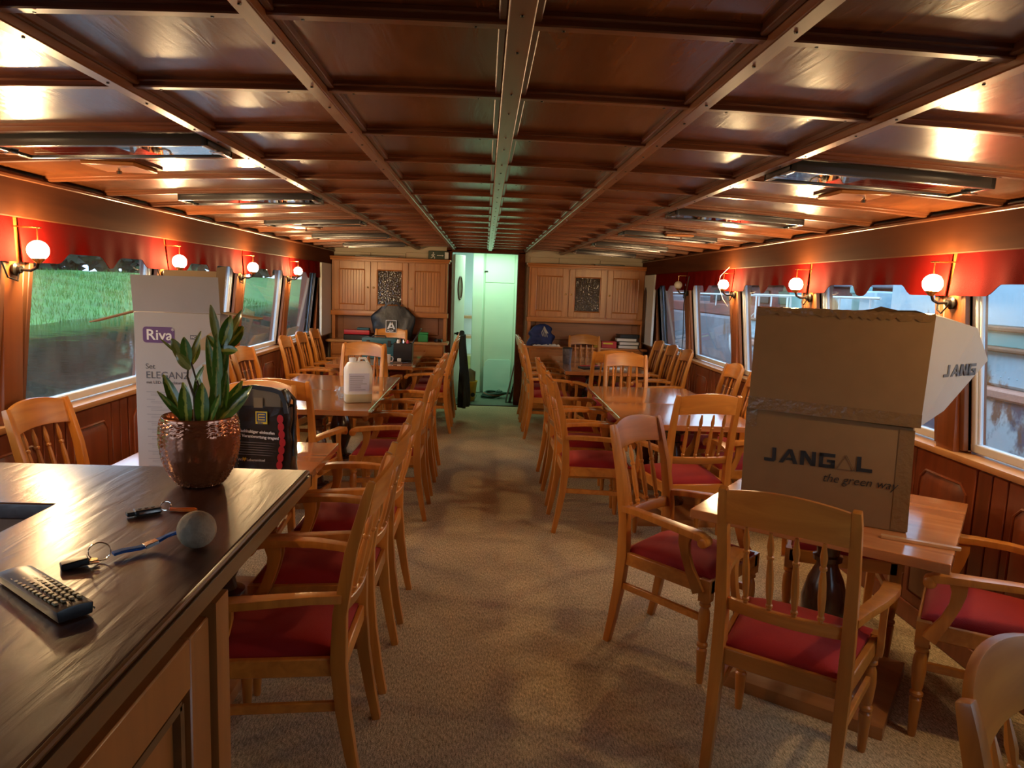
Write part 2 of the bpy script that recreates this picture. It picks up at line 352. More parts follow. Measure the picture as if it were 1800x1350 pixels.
CX = .05                       # centre line of the hall
def ceilz(x): return 2.10-.0175*(x-CX)**2
PI = math.pi

# ================================================================ SETTING
# floor
fl = struct('floor', MB().box(-2.4, 2.5, -2.6, 9.72, -.06, 0), carpet_m)
struct('floor.001', MB().box(-1.2, 1.2, 9.72, 11.9, -.06, -.004), lino)
tag(MB().box(-.5, .5, 9.66, 9.74, 0, .012).build('trim_1', floorstrip, None, .003), kind='structure')

# ceiling
ce = struct('ceiling', MB().box(-2.3, 2.4, -2.6, 9.95, 2.16, 2.2), mahog_dark)
BX = [CX-2.1, CX-.97, CX-.485, CX, CX+.485, CX+.97, CX+2.1]
BY = [1.42+.518*k for k in range(-6, 17)]
def panel_mesh(x0, x1, w):
    n = 6
    return MB().slab(lambda u, v: ((x0+(x1-x0)*u, w*v, ceilz(x0+(x1-x0)*u)+.024), (x0+(x1-x0)*u, w*v, ceilz(x0+(x1-x0)*u)+.045)), n, 1)
def cross_mesh(x0, x1):
    m = MB(); n = 4
    for hw, dz0, dz1 in ((.015, .002, .03), (.026, .014, .03)):
        m.sweep([(x0+(x1-x0)*i/n, 0, ceilz(x0+(x1-x0)*i/n)+(dz0+dz1)/2) for i in range(n+1)], [(dz1-dz0)/2]*(n+1), [hw]*(n+1), (0, 0, 1))
    return m
for c in range(6):
    x0, x1 = BX[c], BX[c+1]; P0 = None; B0 = None
    for r in range(len(BY)-1):
        if P0 is None:
            P0 = panel_mesh(x0, x1, .518).build('panel', mahog, ce); P0.location = (0, BY[r], 0)
            B0 = cross_mesh(x0, x1).build('batten', mahog_bx, ce, .003); B0.location = (0, BY[r], 0)
        else:
            inst(P0, ce, (0, BY[r], 0)); inst(B0, ce, (0, BY[r], 0))
sc = MB()
for i in range(1, 6):
    w = .024 if i == 3 else .019; x = BX[i]; z = ceilz(x)
    MB().box(x-w, x+w, -2.4, 9.88, z-.012, z+.03).build('beam', mahog_beam, ce, .003)
    for s in (-1, 1): MB().box(x+s*(w+.008)-.008, x+s*(w+.008)+.008, -2.4, 9.88, z+.008, z+.03).build('moulding', mahog_dark, ce, .003)
    for y in BY:
        for dy in (-.1, .1): sc.lathe([(-.0145, .003), (-.012, .004)], 6, Matrix.Translation((x, y+dy, z)))
for x in [(BX[i]+BX[i+1])/2+d for i in range(6) for d in (-.16, .16)]:
    for y in BY: sc.lathe([(-.002, .003), (0, .004)], 6, Matrix.Translation((x, y, ceilz(x))))
tag(sc.build('screws', black_mt, ce), kind='stuff')

PY = [3.27+1.47*k for k in range(-3, 5)]      # lamp posts
def uw(z): return 2.225-.11*(z-.93)            # inner face of the leaning side wall
wn = [0]
for sd, nm in ((-1, 'left'), (1, 'right')):
    X = lambda u: CX+sd*u
    def ub(m, u0, u1, y0, y1, z0, z1):          # box in wall coordinates, leaning
        a = (-.11*(z0-.93)); b = (-.11*(z1-.93))
        q = [(X(u0+a), y0, z0), (X(u1+a), y0, z0), (X(u1+a), y1, z0), (X(u0+a), y1, z0)]
        t = [(X(u0+b), y0, z1), (X(u1+b), y0, z1), (X(u1+b), y1, z1), (X(u0+b), y1, z1)]
        return m.hexa(q, t)
    # dado wall
    wl = MB(); wl.box(min(X(2.17), X(2.31)), max(X(2.17), X(2.31)), -2.6, 9.9, 0, .90)
    ub(wl, 2.29, 2.40, -2.6, 9.9, 1.76, 2.16)
    for k, p in enumerate(PY):
        ub(wl, 2.225, 2.29, p-.10, p+.10, .90, 1.76)
    ub(wl, 2.225, 2.40, 9.05, 9.9, .90, 1.76); ub(wl, 2.225, 2.40, -2.6, PY[0]-.10, .90, 1.76)
    wall = struct('wall_'+nm, wl, cream if False else wains)
    up = MB()
    for k, p in enumerate(PY): ub(up, 2.213, 2.226, p-.095, p+.095, .94, 1.70)
    ub(up, 2.213, 2.226, 9.13, 9.86, .94, 1.70)
    up.build('plaster_strip', cream, wall)
    # wainscot boards and raised panels
    y = -.6; i = 0
    proto = None
    while y < 9.4:
        w = .44
        if proto is None:
            m = MB(); m.box(-.012, .012, -w/2, w/2, .04, .89)
            ar = [(-.17, .16), (.17, .16), (.17, .76), (.13, .80), (-.13, .80), (-.17, .76)]
            m2 = MB()
            n = len(ar); ins = [(a*.84, .46+(b-.46)*.90) for a, b in ar]
            vs = [(-.012, a, b) for a, b in ar]+[(-.026, a, b) for a, b in ins]
            m2.add(vs, [tuple(range(n, 2*n))]+[(q, (q+1) % n, n+(q+1) % n, n+q) for q in range(n)])
            m2.sweep([(-.014, a, b) for a, b in ar], .007, .007, (1, 0, 0), 6, None, True)
            proto = m.build('panel', wains, wall, .004); proto2 = m2.build('raised_panel', wains, wall)
            bd = MB().box(-.012, .012, -.044, .044, .04, .89).build('board', wains, wall, .004)
            src = [proto, proto2, bd]
            rot = 0 if sd > 0 else PI
            for o in src: o.rotation_euler = (0, 0, rot)
            proto.location = (X(2.165), y, 0); proto2.location = (X(2.165), y, 0); bd.location = (X(2.165), y+.27, 0)
        else:
            inst(proto, wall, (X(2.165), y, 0)); inst(proto2, wall, (X(2.165), y, 0)); inst(bd, wall, (X(2.165), y+.27, 0))
        inst(bd, wall, (X(2.165), y+.365, 0))
        y += w+.19+.01
    m = MB().box(min(X(2.145), X(2.17)), max(X(2.145), X(2.17)), -2.5, 9.4, 0, .10); tag(m.build('baseboard_'+nm, wains, None, .004), kind='structure')
    wn[0] += 1
    tag(MB().box(min(X(2.138), X(2.29)), max(X(2.138), X(2.29)), -2.5, 9.86, .90, .93).build('trim_%d' % (10+wn[0]), sill_w, None, .006, 2), kind='structure')
    # fascia under the ceiling edge
    m = MB().box(min(X(2.085), X(2.108)), max(X(2.085), X(2.108)), -2.5, 9.86, 1.845, 2.03); tag(m.build('trim_%d' % (20+wn[0]), fascia_w, None, .004), kind='structure')
    m = MB().box(min(X(2.075), X(2.085)), max(X(2.075), X(2.085)), -2.5, 9.86, 2.005, 2.022); tag(m.build('trim_%d' % (24+wn[0]), mahog_beam, None, .004), kind='structure')
    m = MB().box(min(X(2.11), X(2.40)), max(X(2.11), X(2.40)), -2.5, 9.86, 1.85, 1.87); tag(m.build('trim_%d' % (28+wn[0]), fascia_w, None), kind='structure')
    # posts
    for k, p in enumerate(PY):
        m = MB(); m.hexa(*[[(X(a), y_, z_) for a, y_ in ((u_, p-.065), (2.24, p-.065), (2.24, p+.065), (u_, p+.065))] for u_, z_ in ((2.16, .93), (2.112, 1.85))])
        tag(m.build('trim_%d' % (30+wn[0]*10+k), post_w, None, .006, 2), kind='structure')
    # windows
    for k, p in enumerate(PY):
        if k < 1: continue
        y0, y1 = p+.10, min(p+1.40, 9.05)
        wd = thing('window_%d' % (k+10*(wn[0]-1)), None, None); wd['kind'] = 'structure'
        z0, z1 = .94, 1.76
        cs = MB()
        for a, b in ((y0-.005, y0+.025), (y1-.025, y1+.005)): ub(cs, 2.19, 2.30, a, b, z0, 1.70)
        ub(cs, 2.25, 2.30, y0, y1, z1-.01, z1+.02); cs.build('casing', casing_w, wd, .003)
        fr = MB(); a0, a1 = y0+.022, y1-.022
        for a, b in ((a0, a0+.035), (a1-.035, a1)):
            ub(fr, 2.225, 2.265, a, b, z0, z1-.01)
        ub(fr, 2.225, 2.265, a0, a1, z0, z0+.04); ub(fr, 2.225, 2.265, a0, a1, z1-.04, z1-.01)
        for a, b in ((a0+.035, a0+.047), (a1-.047, a1-.035)): ub(fr, 2.235, 2.255, a, b, z0+.04, z1-.04)
        fr.build('window_frame', white_al, wd, .004)
        g = MB(); ub(g, 2.244, 2.248, a0+.03, a1-.03, z0+.03, z1-.03); g.build('pane', pane_m, wd)
        if sd > 0 and k == 3: pass

# wall behind the camera
struct('wall_back', MB().box(-2.5, 2.6, -2.75, -2.6, 0, 2.2), wains)
# far wall
fw = MB()
fw.box(-2.3, -.52, 9.86, 9.96, 0, 2.16); fw.box(.50, 2.4, 9.86, 9.96, 0, 2.16); fw.box(-.52, .50, 9.86, 9.96, 2.075, 2.16)
wf = struct('wall_far', fw, cream)
for (x0, x1) in ((-2.05, -1.55), (-1.545, -1.08), (-1.075, -.62), (.60, .99), (.995, 1.55), (1.555, 2.17)):
    MB().box(x0, x1, 9.835, 9.86, 1.90, 2.035+(-.02 if abs(x0) > 1.4 else 0)).build('panel', cream, wf, .003)
# door frame
m = MB(); m.box(-.53, -.455, 9.80, 9.98, 0, 2.09); m.box(.435, .53, 9.80, 9.98, 0, 2.09); m.box(-.53, .53, 9.80, 9.98, 2.062, 2.12)
tag(m.build('trim_2', fascia_w, None, .006, 2), kind='structure')
# corridor behind
cb = MB(); cb.box(-.03, .62, 10.98, 11.05, 0, 2.3); c1 = struct('wall_corridor', cb, mint)
MB().box(.0, .44, 10.965, 10.98, 1.68, 2.2).build('panel', mint, c1, .003); MB().box(.0, .44, 10.965, 10.98, .02, 1.672).build('panel', mint, c1, .003)
MB().box(-.015, .035, 10.955, 10.966, 1.83, 1.85).build('label_plate', black_pl, c1, .002)
MB().box(.54, .60, 9.98, 11.05, 0, 2.3).build('side_wall', mint, c1)
MB().box(-.19, -.03, 10.9, 11.05, 0, 2.3).build('corner_post', mint, c1, .01)
MB().box(-1.3, .6, 9.96, 12.0, 2.16, 2.2).build('corridor_ceiling', mint, c1)
MB().box(-1.3, -.03, 11.9, 12.0, 0, 2.3).build('end_wall', mint, c1)
MB().box(-1.3, -1.2, 9.96, 12.0, 0, 2.3).build('left_wall', mint, c1)
MB().box(-.30, -.06, 11.5, 11.88, .78, .82).build('shelf', sill_w, c1); MB().box(-.62, -.06, 11.5, 11.88, 1.1, 1.14).build('shelf', sill_w, c1)
MB().box(-.62, -.06, 11.5, 11.88, .05, .5).build('shelf', wood('olive_shelf', (.30, .26, .06), (.4, .35, .1)), c1)
# open inner door of corridor
dr = thing('door_1', None, None); dr['kind'] = 'structure'
Md = frame_m((-.44, 10.02, 0), (.12, .35, 0), (0, 0, 1))
MB().box(0, .40, .02, 2.04, -.02, .02, Md).build('door_leaf', whitep, dr, .004)
MB().sweep([(.2+.075*math.cos(a), 1.58+.16*math.sin(a), .024) for a in [i*PI/12 for i in range(24)]], .012, .012, (0, 0, 1), 8, Md, True).build('oval_ornament', mahog_dark, dr)
MB().prism([(.2+.06*math.cos(a), 1.58+.145*math.sin(a)) for a in [i*PI/12 for i in range(24)]], .02, .026, Md).build('oval_panel', mahog_dark, dr)
MB().lathe([(0, .012), (.03, .012), (.035, .025), (.06, .025), (.065, .01)], 12, Md @ Matrix.Translation((.04, .95, .02))).build('door_knob', black_mt, dr)
la = bpy.data.lights.new('corridor_tube_light', 'AREA'); la.shape = 'RECTANGLE'; la.size = .9; la.size_y = .3; la.energy = 11; la.color = (.62, 1.0, .72)
lo = bpy.data.objects.new('corridor_tube_light', la); COL.objects.link(lo); lo.location = (.0, 10.5, 2.14)

# ================================================================ OUTSIDE
for x0, x1, lab in ((-60, -2.5, 'dark canal water outside the left windows'), (2.6, 60, 'dark water between the hull and the ships outside the right windows')):
    tag(MB().grid(lambda u, v: (x0+(x1-x0)*u, -20+100*v, .28), 4, 4).build('canal_water', water_m), lab, 'water', kind='structure')
def bank(u, v):
    d = 11.0+15*u; y = -4+140*v
    return (-d, y, .20+1.40*min(1, u*2)+.12*noise.noise(Vector((d*.5, y*.5, 0))))
bk = tag(MB().grid(bank, 20, 140).build('grass_bank', grass_m), 'green grass bank across the water beyond the left windows', 'bank', kind='structure')
gm = MB(); rg = random.Random(3)
for i in range(16000):
    u = rg.random()*.5; v = rg.random()*.3; x, y, z = bank(u, v); h = .10+.16*rg.random(); a = rg.random()*6.28; w = .012
    dx, dy = math.cos(a)*w, math.sin(a)*w; lx, ly = rg.uniform(-.08, .08), rg.uniform(-.08, .08)
    gm.add([(x-dx, y-dy, z-.02), (x+dx, y+dy, z-.02), (x+lx, y+ly, z+h)], [(0, 1, 2)])
g = gm.build('grass_blades', grass_m, bk); tag(g, kind='stuff')
def crown(name, c, r, mat, label, n=900, sz=.25, parent=None, seed=1, cat='tree', group=None):
    rg = random.Random(seed); t = thing(name, label, cat, (c[0], c[1], .3), 0, group)
    m = MB()
    for i in range(n):
        d = Vector((rg.gauss(0, 1), rg.gauss(0, 1), rg.gauss(0, 1))).normalized()*(.55+.45*rg.random())
        p = Vector((d.x*r[0], d.y*r[1], d.z*r[2]+c[2]-.3))
        a = Vector((rg.gauss(0, 1), rg.gauss(0, 1), rg.gauss(0, 1))).normalized()*sz; b = a.orthogonal().normalized()*sz*.6
        m.add([p-a*.5, p+b*.5, p+a*.5, p-b*.5], [(0, 1, 2, 3)])
    tag(m.build('foliage', mat, t), kind='stuff')
    MB().tube([(0, 0, -.2), (.05, .02, c[2]*.6), (0, 0, c[2])], [.16, .12, .05], 8).build('trunk', twig, t)
    return t
for i, (x, y, h) in enumerate([(-21, 2, 3.6), (-21.5, 9, 4), (-21, 16, 3.7), (-21.5, 23, 4.1), (-21, 30, 4), (-22, 37, 4.3), (-22, 45, 4.4), (-22, 53, 4.4), (-22, 62, 4.6), (-22, 72, 4.8), (-22, 83, 5), (-22, 95, 5.2), (-22, 108, 5.4), (-22, 122, 5.6)]):
    crown('hedge_tree', (x, y, h), (2.2, 4.0+max(0, y-45)*.035, 3.2), hedge_m, 'dark bush in the row topping the far grass bank', 1500, .85, seed=i, group='bushes on the far bank')
for i, (x, y, h) in enumerate([(10, 18, 3.0), (12, 23, 3.2), (13.5, 28, 3.6)]):
    crown('bank_tree', (x, y, h), (2.2, 2.6, 1.9), leaf_bg, 'leafy green tree behind the pale blue ship deck', 900, .4, seed=20+i, group='trees behind the moored ship')
# pale blue ship alongside, right
sh = thing('moored_ship', 'old pale blue ship with peeling paint moored outside the right windows', 'ship', (4.2, 5, .28))
def shb(m, x0, x1, y0, y1, z0, z1): return m.box(x0-4.2, x1-4.2, y0-5, y1-5, z0-.28, z1-.28)
shb(MB(), 4.35, 6.5, .5, 7.6, 1.42, 2.9).build('cabin_side', hull_blue, sh, .03)
shb(MB(), 4.20, 6.6, .3, 11.5, .95, 1.26).build('hull_side', hull_blue, sh, .03)
shb(MB(), 4.28, 6.6, .3, 9.5, 1.26, 1.42).build('hull_band', hull_teal, sh, .02)
shb(MB(), 4.12, 6.6, .3, 11.5, .86, .95).build('pink_rubbing_strake', pink_m, sh, .02)
shb(MB(), 4.17, 6.6, .3, 11.5, .2, .86).build('lower_hull', hull_low, sh, .02)
shb(MB(), 4.24, 4.45, .3, 9.5, 1.40, 1.44).build('guard_rail', rustm, sh, .01)
shb(MB(), 4.14, 4.30, .3, 11.5, 1.24, 1.275).build('guard_rail', rustm, sh, .01)
MB().sweep([(-.02, .9+.10*math.cos(a), .84+.10*math.sin(a)) for a in [i*PI/10 for i in range(20)]], .02, .02, (1, 0, 0), 8, None, True).build('porthole_rim', hull_teal, sh)
MB().lathe([(0, .09), (.02, .09)], 20, None, (-.02, .9, .84), (.0, .9, .84)).build('porthole', rustm, sh)
rv = MB()
for i in range(120): rv.lathe([(0, .008), (.006, .005)], 6, None, (-.0, -4.6+i*.09, .76), (-.02, -4.6+i*.09, .76))
tag(rv.build('rivets', hull_blue, sh), kind='stuff')
shb(MB(), 4.35, 4.9, 7.9, 8.25, 1.26, 1.72).build('deck_locker', hull_blue, sh, .02)
shb(MB(), 4.6, 5.2, 8.8, 9.5, 1.26, 1.66).build('deck_house', hull_blue, sh, .03)
for y, h in ((8.5, 1.78), (9.9, 1.75), (10.3, 1.8)):
    MB().lathe([(0, .09), (h-1.36, .09), (h-1.34, .12), (h-1.27, .12), (h-1.25, .04)], 14, Matrix.Translation((.3, y-5, .98))).build('vent_pipe', hull_teal, sh)
MB().tube([(.1, 2.7, 1.36), (.1, 6.4, 1.36)], .015, 6).build('hand_rail', white_pl, sh)
for y in (2.9, 3.6, 4.3, 5.0, 5.7, 6.3): MB().tube([(.1, y, .98), (.1, y, 1.36)], .012, 6).build('rail_post', white_pl, sh)
# red and brown barges further along
b2 = thing('red_barge', 'dark red and brown barge moored beyond the pale blue ship', 'ship', (5, 14, .28))
MB().box(0, 3, -2.2, 6, -.1, .9).build('hull', hull_grey, b2, .05); MB().box(.1, 3, -2.1, 5.8, .9, 1.15).build('bulwark', hull_red, b2, .03)
MB().box(.5, 2.6, -1.5, 3.5, 1.0, 1.55).build('cabin', hull_red, b2, .04); MB().box(.3, 2.8, -1.7, 3.8, 1.55, 1.62).build('cabin_roof', hull_grey, b2, .02)
for i in range(5): MB().box(.47, .5, -1.2+i*.95, -.7+i*.95, 1.2, 1.45).build('cabin_window', black_pl, b2, .01)
MB().tube([(.1, -2.1, 1.35), (.1, 5.8, 1.35)], .02, 6).build('hand_rail', white_pl, b2)
for i in range(7): MB().tube([(.1, -2+i*1.25, 1.1), (.1, -2+i*1.25, 1.35)], .015, 6).build('rail_post', white_pl, b2)
b3 = thing('cargo_barge', 'large dark cargo barge with a red bulwark furthest along the quay', 'ship', (4.2, 22, .28))
MB().box(0, 6, -1.5, 26, -.1, 1.3).build('hull', hull_grey, b3, .05); MB().box(.1, 6, -1.3, 25, 1.3, 1.8).build('bulwark', hull_red, b3, .04)
MB().box(1, 4, 2, 8, 1.8, 2.6).build('cabin', hull_blue, b3, .04)
for i, (bx, by) in enumerate([(4.38, 12.3), (4.38, 13.4)]):
    f = thing('fender', ('white rope-hung fender on the barge side, nearer' if i == 0 else 'white rope-hung fender on the barge side, farther'), 'fender', (bx+.42, by, 0))
    MB().lathe([(.45, .03), (.5, .09), (.62, .15), (.85, .16), (1.0, .1), (1.05, .03)], 12).build('body', white_pl, f); MB().tube([(0, 0, 1.05), (.20, 0, 1.2), (.40, 0, 1.43)], .012, 6).build('rope', rope_m, f)

# ================================================================ FAR CABINETS
def cabinet(nm, x0, x1, label1, label2, glasslab):
    w = x1-x0; yf = 9.60
    h = thing('hutch_cabinet', label1, 'cabinet', (x0, yf, .862))
    z = lambda a: a-.862
    b = MB(); b.box(0, w, .02, .235, z(1.235), z(1.90)); b.box(0, .045, .02, .235, 0, z(1.235)); b.box(w-.045, w, .02, .235, 0, z(1.235))
    b.build('body', cab_w, h, .003)
    MB().box(.045, w-.045, .20, .23, 0, z(1.235)).build('niche_back', cab_dk, h)
    MB().box(.12, w-.12, .185, .20, z(.93), z(1.17)).build('back_panel', cab_dk, h, .005)
    MB().box(-.012, w+.012, .0, .235, z(1.175), z(1.235)).build('lower_rail', cab_x, h, .006, 2)
    m = MB(); m.box(-.02, w+.02, -.02, .235, z(1.895), z(1.92)); m.box(-.035, w+.035, -.04, .235, z(1.92), z(1.945)); m.build('cornice', cab_x, h, .006, 2)
    dw = (w-.04)/3
    for i in range(3):
        a = .02+i*dw+.008; bb = a+dw-.016; z0, z1 = z(1.25), z(1.885); st = .075
        d = MB(); d.box(a, a+st, 0, .022, z0, z1); d.box(bb-st, bb, 0, .022, z0, z1); d.box(a+st, bb-st, 0, .022, z0, z0+st); d.box(a+st, bb-st, 0, .022, z1-st-.03, z1)
        dd = d.build('door', cab_w, h, .003)
        mo = MB(); q = [(a+st, .0, z0+st), (bb-st, .0, z0+st), (bb-st, .0, z1-st-.03), (a+st, .0, z1-st-.03)]
        for k in range(4):
            p, r = Vector(q[k]), Vector(q[(k+1) % 4]); mo.sweep([p, r], .009, .009, (0, 1, 0), 6)
        mo.build('moulding', cab_w, dd)
        if i == 1: MB().box(a+st, bb-st, .008, .014, z0+st, z1-st-.03).build('glass_pane', cabglass_m, dd)
        else:
            n = 9; pw = (bb-a-2*st)/n
            for k in range(n): MB().box(a+st+k*pw+.0012, a+st+(k+1)*pw-.0012, .008, .016, z0+st, z1-st-.03).build('slat', cab_w, dd, .0015)
        kx = (bb-.03) if i == 0 else (a+.03)
        MB().lathe([(0, .005), (.012, .005), (.016, .012), (.024, .012), (.028, .006)], 10, None, (kx, 0, z(1.55)), (kx, -1, z(1.55))).build('knob', brass, dd)
    s = thing('sideboard', label2, 'cabinet', (x0, 9.43, 0))
    MB().box(.02, w-.02, .03, .42, 0, .83).build('body', cab_w, s, .003)
    MB().box(-.04, w+.03, 0, .42, .83, .862).build('worktop', sill_w if nm == 'l' else cab_x, s, .008, 2)
    n = 3; dw = (w-.06)/n
    for i in range(n):
        a = .03+i*dw+.006; bb = a+dw-.012
        d = MB().box(a, bb, .012, .03, .67, .81).build('drawer', cab_x, s, .004)
        MB().lathe([(0, .005), (.012, .005), (.016, .012), (.026, .006)], 10, None, ((a+bb)/2, .012, .74), ((a+bb)/2, -1, .74)).build('knob', brass, d)
        d = MB().box(a, bb, .012, .03, .08, .65).build('door', cab_w, s, .004)
        MB().box(a+.08, bb-.08, .004, .014, .16, .57).build('raised_panel', cab_w, d, .006)
cabinet('l', -2.02, -.50, 'wooden wall cabinet with a glass middle door left of the far doorway', 'wooden sideboard with pale worktop under the left wall cabinet', '')
cabinet('r', .58, 2.15, 'wooden wall cabinet with a glass middle door right of the far doorway', 'brown wooden sideboard under the right wall cabinet', '')
tag(MB().box(-1.72, -1.15, 9.62, 9.70, 1.945, 1.962).build('black_bar', black_pl, None, .003), 'thin black bar lying on top of the left wall cabinet', 'bar')
tag(MB().box(1.45, 1.85, 9.62, 9.70, 1.945, 1.962).build('black_bar', black_pl, None, .003), 'thin black bar lying on top of the right wall cabinet', 'bar')
# white far corner panels with dark arched shape
cp = thing('arched_panel', 'white panel with a tall dark arch opening in the far right corner', 'panel', (2.16, 9.3, 0))
MB().box(-.03, .0, -.22, .50, .932, 1.84).build('board', whitep, cp, .004)
Ma = frame_m((-.032, .30, 0), (0, -1, 0), (0, 0, 1))
MB().prism([(0, .95), (.16, .95), (.16, 1.55), (.14, 1.63), (.08, 1.68), (.02, 1.63), (0, 1.55)], -.006, .004, Ma).build('arch', black_pl, cp)
cp2 = thing('corner_panel', 'plain white panel in the far left corner beside the wall cabinet', 'panel', (-2.06, 9.3, 0))
MB().box(0, .03, -.22, .50, .932, 1.84).build('board', whitep, cp2, .004)
# exit sign
ex = thing('exit_sign', 'dark green emergency exit sign with a running man left of the doorway', 'sign', (-.63, 9.80, 2.005))
MB().box(-.145, .145, 0, .03, -.06, .06).build('housing', sign_g, ex, .004)
MB().box(.075, .125, -.002, .004, -.045, .045).build('white_door', white_ink, ex)
mn = MB()
def limb(m, pts, r): m.sweep([(x, -.003, z) for x, z in pts], r, .002, (0, 1, 0) if False else (0, 0, 1), 6)
for pts, r in (([(-.085, .012), (-.078, -.012)], .010), ([(-.078, -.012), (-.060, -.022), (-.062, -.042)], .006), ([(-.082, -.01), (-.094, -.028), (-.112, -.034)], .006),
               ([(-.085, .012), (-.068, .006), (-.058, .014)], .005), ([(-.087, .012), (-.102, .004), (-.100, -.010)], .005)):
    mn.tube([(x, -.003, z) for x, z in pts], r, 6)
mn.lathe([(0, .009), (.003, .009)], 12, None, (-.078, -.001, .031), (-.078, -1, .031)); mn.build('running_man', white_ink, ex)
mn = MB(); mn.box(-.03, .045, -.003, .0, -.004, .004); mn.add([(.04, -.003, .012), (.04, -.003, -.012), (.06, -.003, 0)], [(0, 1, 2)]); mn.build('arrow', white_ink, ex)

# ================================================================ CEILING FIXTURES
FY = [2.64, 4.16, 5.68, 7.18, 8.68]
ordn = ['nearest the camera', 'second from the camera', 'third from the camera', 'fourth from the camera', 'farthest, near the wall cabinets']
def fixture():
    t = thing('ceiling_light', '', 'light')
    m = MB(); L, Wd = .365, .125
    for x0, x1, y0, y1 in ((-L, L, -Wd, -Wd+.022), (-L, L, Wd-.022, Wd), (-L, -L+.022, -Wd, Wd), (L-.022, L, -Wd, Wd)): m.box(x0, x1, y0, y1, -.028, .012)
    m.build('frame', darkframe, t, .005, 2)
    MB().box(-L+.01, L-.01, -Wd+.01, Wd-.01, .0, .012).build('reflector', steel, t)
    MB().box(-L+.02, L-.02, -Wd+.02, Wd-.02, -.022, -.018).build('glass_cover', lens_m, t, .001)
    for y in (-.05, .05): MB().lathe([(-.30, .013), (.30, .013)], 10, None, (0, y, -.006), (1, y, -.006)).build('tube', white_pl, t)
    for s in (-1, 1): MB().box(s*L-.03 if s > 0 else -L-.012, L+.012 if s > 0 else -L+.03, -.02, .02, -.032, -.026).build('clip', chrome, t, .002)
    return t
fx = None
for sd in (-1, 1):
    for i, y in enumerate(FY):
        if fx is None: fx = fixture(); o = fx
        else: o = copy_tree(fx)
        x = CX+sd*1.36; o.location = (x, y, ceilz(x)-.004); o.rotation_euler = (0, sd*.045, 0)
        o['label'] = 'framed flush ceiling light on the %s side, %s' % ('left' if sd < 0 else 'right', ordn[i]); o['group'] = 'flush ceiling lights'
hx = None
for i, (x, y, lab) in enumerate([(-1.5, 3.07, 'left side, nearest the camera'), (-1.5, 6.1, 'left side, farther back'), (1.53, 3.03, 'right side, nearest the camera'), (1.47, 5.6, 'right side, farther back'), (1.5, 8.9, 'right side, close to the wall cabinet')]):
    if hx is None:
        hx = thing('ceiling_vent', '', 'vent'); MB().box(-.12, .12, -.12, .12, -.018, .0).build('frame', mahog_dark, hx, .003)
        MB().box(-.105, .105, -.105, .105, -.034, -.018).build('cover', cab_x, hx, .004); MB().lathe([(0, .006), (.012, .006), (.015, .011), (.026, .011)], 10, Matrix.Translation((.02, -.05, -.034)) @ Matrix.Rotation(PI, 4, 'X')).build('knob', chrome, hx)
        o = hx
    else: o = copy_tree(hx)
    o.location = (x, y, ceilz(x)+.016); o['label'] = 'small square wooden ceiling vent with a knob, '+lab; o['group'] = 'wooden ceiling vents'

# ================================================================ WALL LAMPS AND VALANCES
wordp = {1: 'left', 2: 'right'}
lampord = ['behind the camera', 'beside the camera', 'just behind the camera', 'nearest the camera', 'second from the camera', 'third from the camera', 'fourth from the camera', 'fifth from the camera']
def lamp(lit):
    t = thing('wall_lamp', '', 'lamp')            # local: +x out of the wall, origin on post face at globe height
    MB().lathe([(0, .028), (.010, .030), (.016, .018), (.03, .016)], 14, None, (0, 0, -.085), (1, 0, -.085)).build('wall_plate', black_mt, t)
    MB().tube([(.02, 0, -.085), (.07, 0, -.088), (.095, 0, -.075), (.105, 0, -.05)], .007, 8).build('arm', black_mt, t)
    MB().lathe([(-.056, .010), (-.05, .016), (-.042, .024), (-.034, .029), (-.036, .026)], 16, Matrix.Translation((.105, 0, 0))).build('cup', brass, t)
    m = MB(); m.tube([(.0, -.03, .10), (.105, -.03, .10), (.105, .03, .10), (.0, .03, .10)], .0025, 6, True); m.tube([(.105, 0, .10), (.105, 0, .04)], .0025, 6); m.build('wire_bracket', brass, t)
    m = MB().tube([(.02, -.005, -.10), (.03, -.03, -.135), (.02, -.08, -.12), (.0, -.10, -.02)], .004, 6); m.build('cable', black_pl, t)
    m = MB(); n = 12; m.lathe([(-.043*math.cos(PI*i/n), max(.001, .043*math.sin(PI*i/n))) for i in range(n+1)], 20, Matrix.Translation((.105, 0, 0))); m.build('globe', globe_m if lit else globe_off, t)
    return t
L1, L0 = lamp(True), lamp(False); first = {id(L1): True, id(L0): True}; firstl, first0 = True, True
for sd in (-1, 1):
    for k, p in enumerate(PY):
        lit = k >= 2 and not (sd == 1 and k == 6)
        if k == 7: continue
        if lit: o = L1 if firstl else copy_tree(L1); firstl = False
        else: o = L0 if first0 else copy_tree(L0); first0 = False
        o.location = (CX+sd*2.119, p, 1.705); o.rotation_euler = (0, 0, 0 if sd < 0 else PI)
        o['label'] = '%s round glass globe lamp on a %s wall post, %s' % ('lit' if lit else 'unlit', 'left' if sd < 0 else 'right', lampord[k]); o['group'] = 'globe wall lamps'
